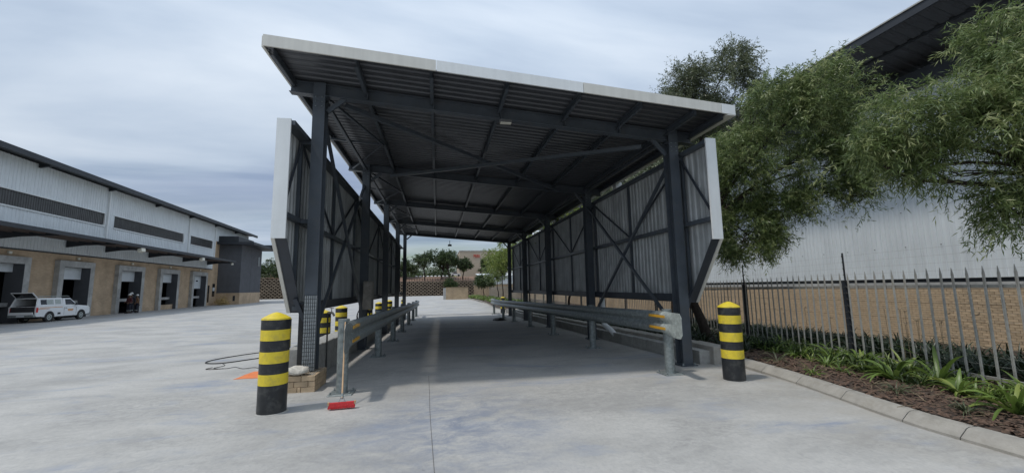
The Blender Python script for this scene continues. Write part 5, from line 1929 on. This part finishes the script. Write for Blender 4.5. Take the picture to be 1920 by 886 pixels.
# --- grey green tree rising behind the canopy roof
tree('willow_tree', (9.4, 15.2, -.05), [(9.4, 15.2, -.1), (9.5, 15.0, 2.5), (9.8, 14.6, 5.2), (10.2, 14.0, 7.2)],
     [((10.5, 13.5, 9.3), (1.5, 1.4, 1.35), 4.2), ((9.7, 14.1, 8.4), (1.6, 1.3, 1.2), 3.6), ((11.4, 13.2, 8.9), (1.0, 1.0, 1.0), 1.8), ((11.2, 13.0, 10.2), (.8, .8, .7), 1.1), ((9.4, 14.5, 6.4), (1.5, 1.4, 1.1)), ((8.9, 15, 5.0), (1.4, 1.3, 1.0)), ((9.6, 13.9, 9.6), (.9, .8, .6), 1.0), ((8.1, 15.6, 5.9), (1.2, 1.5, .95)), ((7.6, 12.9, 5.35), (.9, 1.3, .75)), ((8.0, 17.6, 6.0), (1.1, 1.3, .9))],
     'grey green tree rising highest behind the right corner of the canopy roof', M['leaf_b'],
     n_twigs=13000, per=13, leaf_len=.13, leaf_w=.028, twig_len=.5, droop=.35, seed=14, r0=.15, thresh=-.05, freq=2.2, subs=4, up=.25)

# --- row along the garden bed, seen through the gap above the right screen
row = [((8.1, 19.5, -.15), 4.6, 1.9, 'leaf_d', 'yellow green tree behind the right screen, between its second and third columns'),
       ((8.0, 24.0, -.2), 4.7, 2.0, 'leaf_d', 'leafy tree behind the right screen near its fourth column'),
       ((8.3, 29.5, -.25), 4.8, 2.0, 'leaf_a', 'leafy tree behind the far part of the right screen'),
       ((8.3, 36.5, -.25), 5.1, 2.2, 'leaf_d', 'bushy tree just past the far end of the right screen'),
       ((7.8, 43.5, -.2), 5.3, 2.5, 'leaf_d', 'bright green tree beyond the canopy, tallest beside its last right column'),
       ((8.1, 51.0, -.1), 5.2, 2.5, 'leaf_d', 'slender stemmed green tree in the verge, second beyond the canopy'),
       ((8.6, 58.5, -.05), 4.2, 2.2, 'leaf_a', 'thin stemmed tree in the verge near the brick enclosure'),
       ((7.4, 66.0, 0), 3.0, 1.6, 'leaf_c', 'small dark tree right of the brick enclosure')]
for j, (b_, hc, rc, lm, lab) in enumerate(row):
    x, y, z = b_
    rr = random.Random(50 + j)
    lobes = [((x + rr.uniform(-.4, .4), y + rr.uniform(-.4, .4), z + hc + rr.uniform(-.2, .4)), (rc * .75, rc * .75, rc * .62))]
    for q in range(7):
        a = q / 7 * 6.28 + rr.uniform(-.3, .3)
        k_ = rc * rr.uniform(.5, .72)
        lobes.append(((x + math.cos(a) * k_, y + math.sin(a) * k_, z + hc + rr.uniform(-.85, .75) * rc * .55), (rc * rr.uniform(.36, .5), rc * rr.uniform(.36, .5), rc * rr.uniform(.3, .42))))
    lean = rr.uniform(-.35, .35)
    near = y < 32
    tree('garden_tree', b_, [(x, y, z - .05), (x + lean * .5, y, z + hc * .22), (x + lean * .2 + rr.uniform(-.2, .2), y, z + hc * .42), (x + rr.uniform(-.2, .2), y, z + hc * .66)], lobes, lab, M[lm],
         group='trees along the garden bed', n_twigs=1500, per=10, leaf_len=.17 if near else .20, leaf_w=.055 if near else .07, twig_len=.45, droop=.4, seed=60 + j, r0=.085, thresh=-.12, freq=2.6, subs=2)

# --- trees on the terrace beyond the retaining wall
ZT = 3.55
far_trees = [(-8.2, 112, 3.2, 2.6, 'dark round tree at left end of the far terrace, partly behind the last left column'),
             (-3.2, 106, 5.6, 3.2, 'dark round tree on the far terrace, first full crown from the left'),
             (1.2, 110, 5.2, 2.7, 'dark tree in the middle of the far terrace row'),
             (2.9, 105, 5.6, 2.9, 'dark tree with forked trunk above the brick enclosure'),
             (6.6, 107, 4.1, 2.1, 'dark tree on the far terrace in front of the tan building'),
             (12.6, 104, 3.5, 2.4, 'dark tree at the right end of the far terrace row'),
             (-13.5, 116, 3.6, 3.2, 'dark tree left on the far terrace behind the left screen')]
for j, (x, y, hc, rc, lab) in enumerate(far_trees):
    rr = random.Random(150 + j)
    z = ZT if y < 111 else 4.6
    lobes = []
    for q in range(13):
        a = q / 13 * 6.28 * 2.6 + rr.uniform(-.3, .3)
        k_ = rc * rr.uniform(.15, .8)
        lobes.append(((x + math.cos(a) * k_, y + math.sin(a) * k_, z + hc + rr.uniform(-.55, .7) * rc * .75), (rc * rr.uniform(.34, .5), rc * rr.uniform(.34, .5), rc * rr.uniform(.28, .4))))
    tree('terrace_tree', (x, y, z), [(x, y, z - .2), (x + rr.uniform(-.2, .2), y, z + hc * .25), (x + rr.uniform(-.3, .3), y, z + hc * .5)], lobes, lab, M['leaf_c'],
         group='trees on the far terrace', n_twigs=1700, per=7, leaf_len=.30, leaf_w=.17, twig_len=.55, droop=.25, seed=170 + j, r0=.20, thresh=-.1, freq=1.7, subs=2)

# bush in front of the terrace edge above the enclosure
tree('shrub', (3.1, 99.0, 1.5), [(3.1, 99.2, .8), (3.1, 99.2, 2.2), (3.1, 99.2, 2.9)], [((3.0, 99.0, 3.1), (1.3, 1.0, 1.1)), ((2.3, 99.0, 2.5), (.8, .8, .8)), ((4.0, 99.0, 2.6), (.9, .8, .8))],
     'dark rounded shrub growing just above the brick enclosure', M['leaf_c'], cat='shrub', n_twigs=700, per=7, leaf_len=.25, leaf_w=.13, twig_len=.4, droop=.1, seed=231, r0=.1)

# bushes on the bank at left, beyond the grey block
for j, (x, y, z, rx_, rz_, lm, lab) in enumerate([(-41.5, 106, 6.2, 3.4, 2.3, 'leaf_c', 'dark bush on the bank just right of the grey block'), (-36.6, 104, 5.7, 2.6, 1.7, 'leaf_c', 'dark bush on the bank beside the edge of the left screen'),
                                                 (-39.0, 112, 8.2, 3.0, 1.8, 'leaf_c', 'tallest dark bush on the bank, between grey block and left screen'), (-40.2, 102.4, 4.9, 1.9, .8, 'leaf_b', 'pale dry looking shrub at the top of the retaining wall, right of the grey block')]):
    rr = random.Random(250 + j)
    lobes = [((x + rr.uniform(-.7, .7) * rx_, y + rr.uniform(-1, 1), z + rr.uniform(-.6, .5) * rz_), (rx_ * rr.uniform(.35, .55), 1.5, rz_ * rr.uniform(.35, .55))) for _ in range(9)]
    tree('bank_bush', (x, y, z - rz_ - .4), [(x, y, z - rz_ - .6), (x, y, z - .5), (x, y, z)], lobes, lab, M[lm], cat='bush', group='bushes on the bank', n_twigs=1500, per=7, leaf_len=.30, leaf_w=.16, twig_len=.5, droop=.1, seed=270 + j, r0=.12, thresh=-.1, freq=1.5, subs=2)

# distant belt of trees that closes the horizon
lobes = []
rr = random.Random(5)
for q in range(150):
    x = rr.uniform(-150, 75)
    lobes.append(((x, rr.uniform(165, 190), 6.4 + rr.uniform(0, 2.6)), (rr.uniform(3, 5.5), 3.5, rr.uniform(1.8, 3.4))))
V, F, tn, P = foliage(lobes, 16000, 5, .62, .40, .9, .1, 77, -.3, .6)
V = V - np.array([0, 175, 0])
bo = bpy.data.objects.new('distant_wood', mesh_np('distant_wood', V, F, M['leaf_c'], tn))
COL.objects.link(bo); bo.location = (0, 175, 0)
tag(bo, 'distant dark belt of trees along the horizon beyond the terrace', 'wood', None, 'stuff')

# --- strap leaved plants
def strap_plant(x, y, z, n_l, L, w, spread, label, m, seed, group='strap leaved plants in the mulch bed', arch=1.0):
    r_ = random.Random(seed)
    V, F, T = [], [], []
    for i in range(n_l):
        a = r_.uniform(0, 6.28)
        ln = L * r_.uniform(.55, 1.15)
        el = r_.uniform(.55, 1.35)
        d = Vector((math.cos(a), math.sin(a), 0)); s_ = Vector((-math.sin(a), math.cos(a), 0))
        hw = w * r_.uniform(.7, 1.2)
        px_, pz_ = r_.uniform(0, .03), 0.0
        nseg = 7
        th = el
        bend = arch * r_.uniform(.8, 2.2)
        tt = r_.betavariate(2, 2)
        last = None
        for k_ in range(nseg + 1):
            f = k_ / nseg
            ww = hw * math.sin(math.pi * (f * .86 + .12)) ** .7 if f < 1 else .001
            c = d * px_ + Vector((0, 0, pz_))
            tw_ = s_ + Vector((0, 0, .35 * math.sin(i)))
            l_, rgt = c - tw_ * ww, c + tw_ * ww
            cc = c - Vector((0, 0, ww * .5))
            V += [l_[:], cc[:], rgt[:]]
            if k_:
                o_ = len(V) - 6
                F += [(o_, o_ + 1, o_ + 4, o_ + 3), (o_ + 1, o_ + 2, o_ + 5, o_ + 4)]
                T += [min(1, tt * .8 + .1 * f)] * 2
            th = el - bend * f ** 1.3 * 1.1
            px_ += math.cos(th) * ln / nseg * spread; pz_ += math.sin(th) * ln / nseg
            if pz_ < .015: pz_ = .015
    return V, F, T


pl_pts = [(8.9, 9.45, 18, .50, .016, 'low bright strap leaved plant by the second fence post from the near end'),
          (8.25, 8.85, 20, .55, .017, 'light green strap leaved plant behind the right bollard'),
          (7.75, 7.75, 14, .42, .016, 'pale yellow green tuft between the right bollard and the fence'),
          (8.35, 7.55, 18, .50, .018, 'strap leaved plant against the fence, left of the post with insulators'),
          (7.45, 6.90, 15, .40, .016, 'small yellowing strap leaved plant in the middle of the mulch'),
          (8.1, 6.75, 30, .50, .019, 'broad clump of yellow green strap leaves just left of the near fence post'),
          (7.35, 5.62, 20, .62, .026, 'tall yellow green strap leaved plant with long arching leaves beside the near fence post'),
          (7.78, 5.30, 9, .66, .024, 'sparse plant with two long leaves reaching over to the fence pales'),
          (7.30, 4.75, 26, .42, .022, 'low dense strap leaved plant against the fence with rusty pales'),
          (6.85, 3.92, 22, .62, .024, 'large arching strap leaved plant near the right edge of the view'),
          (7.4, 3.85, 22, .55, .022, 'strap leaved plant at the right edge against the fence'),
          (6.55, 6.35, 12, .28, .010, 'thin grassy tuft close to the kerb, middle of the bed'),
          (6.60, 5.05, 26, .30, .007, 'grey green grassy tuft near the kerb joint'),
          (6.35, 4.10, 24, .28, .007, 'dry grassy tuft by the kerb near the right edge'),
          (8.05, 5.95, 24, .48, .020, 'bright green strap leaved clump against the fence, right of the near fence post'),
          (7.85, 4.35, 22, .46, .020, 'strap leaved clump pressed against the foot of the fence pales near the right edge'),
          (8.65, 8.15, 20, .46, .018, 'strap leaved clump at the fence, midway between the two fence posts with rods'),
          (7.85, 7.15, 16, .38, .015, 'yellowing small clump in the mulch left of the broad yellow green clump'),
          (7.15, 6.3, 12, .30, .013, 'short bright tuft in the open mulch, midway along the visible bed'),
          (7.0, 7.6, 14, .33, .012, 'small dark tuft behind the kerb right of the bollard')]
for j, (x, y, nl_, L, w, lab) in enumerate(pl_pts):
    V, F, T = strap_plant(x, y, 0, int(nl_ * 1.4), L * 1.08, w * 1.1, 1.0, lab, None, 300 + j)
    me = mesh_np('strap_plant', V, F, M['strap'] if j not in (12, 13, 19) else M['leaf_b'], T)
    o_ = bpy.data.objects.new('strap_plant', me)
    COL.objects.link(o_)
    o_.location = (x, y, zbed(x, y) - .01)
    tag(o_, lab, 'plant', 'strap leaved plants in the mulch bed')

# dark ground cover behind the fence and under the trees
def cover(name, spots, L, w, m, lab, seed, nl_=22):
    VV, FF, TT = [], [], []
    r_ = random.Random(seed)
    for (x, y) in spots:
        V, F, T = strap_plant(0, 0, 0, nl_, L * r_.uniform(.7, 1.15), w, .8, '', None, r_.random(), arch=.75)
        o_ = len(VV); zz_ = zbed(x, y) - .02
        VV += [(v[0] + x, v[1] + y, v[2] + zz_) for v in V]
        FF += [tuple(i + o_ for i in f) for f in F]; TT += T
    x0, y0 = spots[0]
    me = mesh_np(name, np.array(VV) - np.array([x0, y0, 0]), FF, m, TT)
    b_ = bpy.data.objects.new(name, me)
    COL.objects.link(b_); b_.location = (x0, y0, 0)
    tag(b_, lab, 'ground cover', None, 'stuff')


rr = random.Random(8)
sp1 = []
for _ in range(620):
    s_ = rr.uniform(0, 17)
    x, y = fence_pt(s_)
    sp1.append((x + rr.uniform(.28, 2.6), y))
cover('strap_hedge', sp1, .58, .015, M['strap_dark'], 'dense dark strap leaved hedge growing behind the palisade fence', 91, 24)
sp2 = []
for _ in range(560):
    y = rr.uniform(8.8, 40)
    lo = 6.55; hi = min(8.0 + .158 * (y - 4.4), 10.4)
    x = rr.uniform(lo, hi)
    if y < 10.2 and x < 7.2: continue
    sp2.append((x, y))
cover('garden_cover', sp2, .52, .016, M['strap_dark'], 'dark leafy ground cover under the trees along the right screen', 92, 20)
sp3 = []
for _ in range(360):
    y = rr.uniform(5.2, 10.5); x0_ = kerb_x(y) + .9
    x = rr.uniform(x0_ + .4, 7.9 + .158 * (y - 2.2))
    sp3.append((x, y))
cover('bed_cover', sp3, .36, .011, M['leaf_c'], 'low dark tufts spreading through the mulch below the fence', 93, 12)
sp5 = []
for _ in range(150):
    s_ = rr.uniform(1.2, 9.5)
    x, y = fence_pt(s_)
    sp5.append((x - rr.uniform(.1, 1.0) ** 1.3, y))
cover('fence_foot_tufts', sp5, .34, .012, M['strap'], 'low green strap leaved tufts crowding the foot of the palisade fence', 97, 11)
sp4 = []
for _ in range(420):
    y = rr.uniform(34, 80)
    e0 = 6.3 if y < 46 else 6.2 - 2.6 * smooth((y - 46) / 34)
    sp4.append((rr.uniform(e0, e0 + 4.2), y))
cover('verge_grass', sp4, .50, .03, M['strap'], 'rough green and yellow grass on the verge beyond the canopy', 94, 14)

# hanging flower heads and seed stalks behind the fence
fl = MB()
for _ in range(26):
    s_ = rr.uniform(.5, 12); x, y = fence_pt(s_); x += rr.uniform(.4, 2.2)
    z = zbed(x, y); h = rr.uniform(.75, 1.1)
    fl.tube([(x, y, z), (x + rr.uniform(-.06, .06), y, z + h)], .005, 4, cap=False)
    for q in range(9):
        a = rr.uniform(0, 6.28)
        fl.tube([(x, y, z + h), (x + .05 * math.cos(a), y + .05 * math.sin(a), z + h + rr.uniform(.0, .05))], .004, 3)
part('seed_heads', fl, M['dry'], kind='stuff')

# ================================================================== FAR SIDE
# brick enclosure
en = empty('brick_enclosure', (2.6, 65, 0), 'yellow brick screen enclosure at the far end of the yard', 'enclosure')
part('front_wall', MB().box(1.30, 4.75, 64.0, 64.23, -.3, 1.80), M['bricktex'], en)
part('side_wall', MB().box(.95, 1.298, 64.02, 67.5, -.3, 1.78), M['concrete'], en)
part('rear_wall', MB().box(1.30, 4.75, 67.3, 67.5, -.3, 1.78), M['bricktex'], en)
part('wall_cap', MB().box(1.28, 4.78, 63.97, 64.26, 1.80, 1.86), M['brickface'], en)

# far kerb edge of verge
ke = MB()
yy = list(np.arange(34.3, 80, 1.5))
for a, b in zip(yy[:-1], yy[1:]):
    ea = 6.05 if a < 46 else 5.95 - 2.6 * smooth((a - 46) / 34)
    eb = 6.05 if b < 46 else 5.95 - 2.6 * smooth((b - 46) / 34)
    ke.bar((ea, a, zlane(a) + .05), (eb, b, zlane(b) + .05), .16, .16)
single('verge_kerb', ke, M['kerb'], (5.8, 50, 0), 'pale kerb curving along the verge beyond the canopy', 'kerb')

# retaining wall of hollow blocks, stacked staggered
rw_ = empty('retaining_wall', (-20, 100, 0), 'long brown retaining wall of staggered hollow blocks at the far side of the yard', 'retaining wall')
mb = MB()
dk_ = MB()


def wall_top(x):
    return 3.55 + max(0, (-x - 12)) * .045


x0 = -92
while x0 < 13:
    r_i = 0
    z = -.15
    while z < min(wall_top(x0), 6.2) - .2:
        off = .45 if r_i % 2 else 0
        yb = 99.6 + z * .10
        xx = x0 + off
        # curved lip of the block: hexagon in plan
        P2 = [(xx - .36, yb + .22), (xx - .24, yb - .02), (xx + .24, yb - .02), (xx + .36, yb + .22), (xx + .36, yb + .45), (xx - .36, yb + .45)]
        zz0, zz1 = z + random.uniform(0, .03), z + .25
        mb.add([(a, b, zz0) for a, b in P2] + [(a, b, zz1) for a, b in P2], [(i, (i + 1) % 6, 6 + (i + 1) % 6, 6 + i) for i in range(6)] + [(0, 5, 4, 3, 2, 1), (6, 7, 8, 9, 10, 11)])
        z += .36; r_i += 1
    x0 += .90
part('blocks', mb, M['loffel'], rw_, kind='stuff')
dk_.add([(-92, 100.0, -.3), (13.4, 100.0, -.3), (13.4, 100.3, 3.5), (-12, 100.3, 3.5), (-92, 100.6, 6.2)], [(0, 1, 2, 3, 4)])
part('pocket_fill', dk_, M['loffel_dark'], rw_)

bwz = empty('boundary_wall', (12.6, 84, 0), 'tan brick boundary wall beyond the verge trees, at the far end of the palisade fence', 'wall')
part('wall', MB().box(7.4, 17.9, 84, 84.23, -1.3, 2.35), M['bricktex'], bwz)
part('coping', MB().box(7.35, 17.9, 83.96, 84.27, 2.351, 2.43), M['concrete'], bwz)
shz = empty('white_shed', (13.3, 90, 0), 'low white sheeted shed behind the boundary wall, seen between the tree trunks', 'building')
smb = MB()
pr3 = corrug(28, 9.0 / 28, .04)
vs = []
for t, h in pr3:
    vs += [(8.9 + t, 90 - h, 0), (8.9 + t, 90 - h, 4.35)]
smb.add(vs, [(2 * i, 2 * i + 2, 2 * i + 3, 2 * i + 1) for i in range(len(pr3) - 1)])
part('wall_sheet', smb, M['clad'], shz)
part('roof', MB().add([(8.8, 89.8, 4.36), (17.95, 89.8, 4.36), (17.95, 96, 5.0), (8.8, 96, 5.0)], [(0, 1, 2, 3)]), M['clad'], shz)
part('side_wall', MB().box(8.9, 8.95, 90.05, 96, 0, 4.34), M['clad'], shz)

# terrace behind the wall
tb = MB()
xs_ = list(np.arange(-160, 18, 6.0)) + [17.9]
prof_ = [(100.3, 0), (103, .15), (108, .15), (113, 1.35), (118, 1.45), (140, 1.5), (200, 1.5), (500, 1.5)]
vs = [(x, y, (3.5 if x > -12 else min(3.5 + (-12 - x) * .045, 6.2)) + dz) for x in xs_ for y, dz in prof_]
k_ = len(prof_)
tb.add(vs, [(i * k_ + j, (i + 1) * k_ + j, (i + 1) * k_ + j + 1, i * k_ + j + 1) for i in range(len(xs_) - 1) for j in range(k_ - 1)])
part('earth_terrace', tb, M['earth'], sm='all', kind='structure')
# row of small white marker stones on the bank
stm = MB()
NL = 8
stm.lathe([(.30, 0), (.36, .12), (.28, .28), (.10, .36)], n=8)
st_me = mesh_of('marker_stone', stm, M['white_trim'], (0, 0, 0))
for i in range(9):
    o_ = bpy.data.objects.new('marker_stone', st_me); COL.objects.link(o_)
    o_.location = (-5.6 + i * 1.02, 113.4, 4.86)
    tag(o_, ['first', 'second', 'third', 'fourth', 'fifth', 'sixth', 'seventh', 'eighth', 'ninth'][i] + ' whitewashed stone from the left in the row along the far earth bank', 'stone', 'whitewashed stones on the far bank')
# low post fence on the terrace
tf = empty('terrace_fence', (-1, 102, 3.5), 'low dark post fence along the top of the retaining wall', 'fence')
for i in range(26):
    part('post', MB().box(-8.0 + i * .62, -7.9 + i * .62, 101.6, 101.7, 3.4, 4.25), M['bark'], tf)
part('rail', MB().box(-8.0, 7.6, 101.63, 101.67, 4.02, 4.08), M['bark'], tf)

# white car parked on the terrace
wc = empty('parked_car', (5.1, 116.5, 4.95), 'white car parked on the far terrace between two tree trunks', 'car')
P = [(-1.3, .28), (1.25, .28), (1.32, .55), (1.25, .78), (.55, .86), (.2, 1.28), (-.65, 1.32), (-1.1, .95), (-1.32, .85)]
part('body', MB().prism([(a + 5.1, b + 4.95) for a, b in P], 'y', 115.8, 117.3), M['white_paint'], wc)
part('side_window', MB().prism([(5.1 + .48, 4.95 + .88), (5.1 + .16, 4.95 + 1.22), (5.1 - .6, 4.95 + 1.24), (5.1 - .9, 4.95 + .92)], 'y', 115.785, 115.799), M['glass'], wc)
for wx in (-.82, .82):
    wm_ = MB().lathe([(.22, -.08), (.30, -.07), (.30, .07), (.22, .08)], n=14).xf(Matrix.Translation((5.1 + wx, 115.85, 4.95 + .29)) @ Matrix.Rotation(R(90), 4, 'X'))
    part('wheel', wm_, M['rubber'], wc)

# tan building with red sign
tn_ = empty('tan_building', (15, 131, 5), 'tan block building with red sign rising behind the far trees', 'building')
part('wall', MB().box(6.95, 24, 130, 150, 4.8, 13.35), M['tan_wall'], tn_)
part('roof_edge', MB().box(6.85, 24.1, 129.9, 150.1, 13.36, 13.6), M['concrete'], tn_)
fc = bpy.data.curves.new('sign_lettering', 'FONT'); fc.body = 'PERI'; fc.size = 1.7; fc.extrude = .06
fo = bpy.data.objects.new('sign_tmp', fc); COL.objects.link(fo)
dg = bpy.context.evaluated_depsgraph_get()
sme = bpy.data.meshes.new_from_object(fo.evaluated_get(dg))
bpy.data.objects.remove(fo)
sme.materials.clear(); sme.materials.append(M['red_letter'])
so_ = bpy.data.objects.new('sign_lettering', sme); COL.objects.link(so_)
so_.parent = tn_; so_.rotation_euler = (R(90), 0, 0); so_.location = (11.35 - 15, 129.9 - 131, 11.3 - 5); so_.scale = (.66, .85, .85)
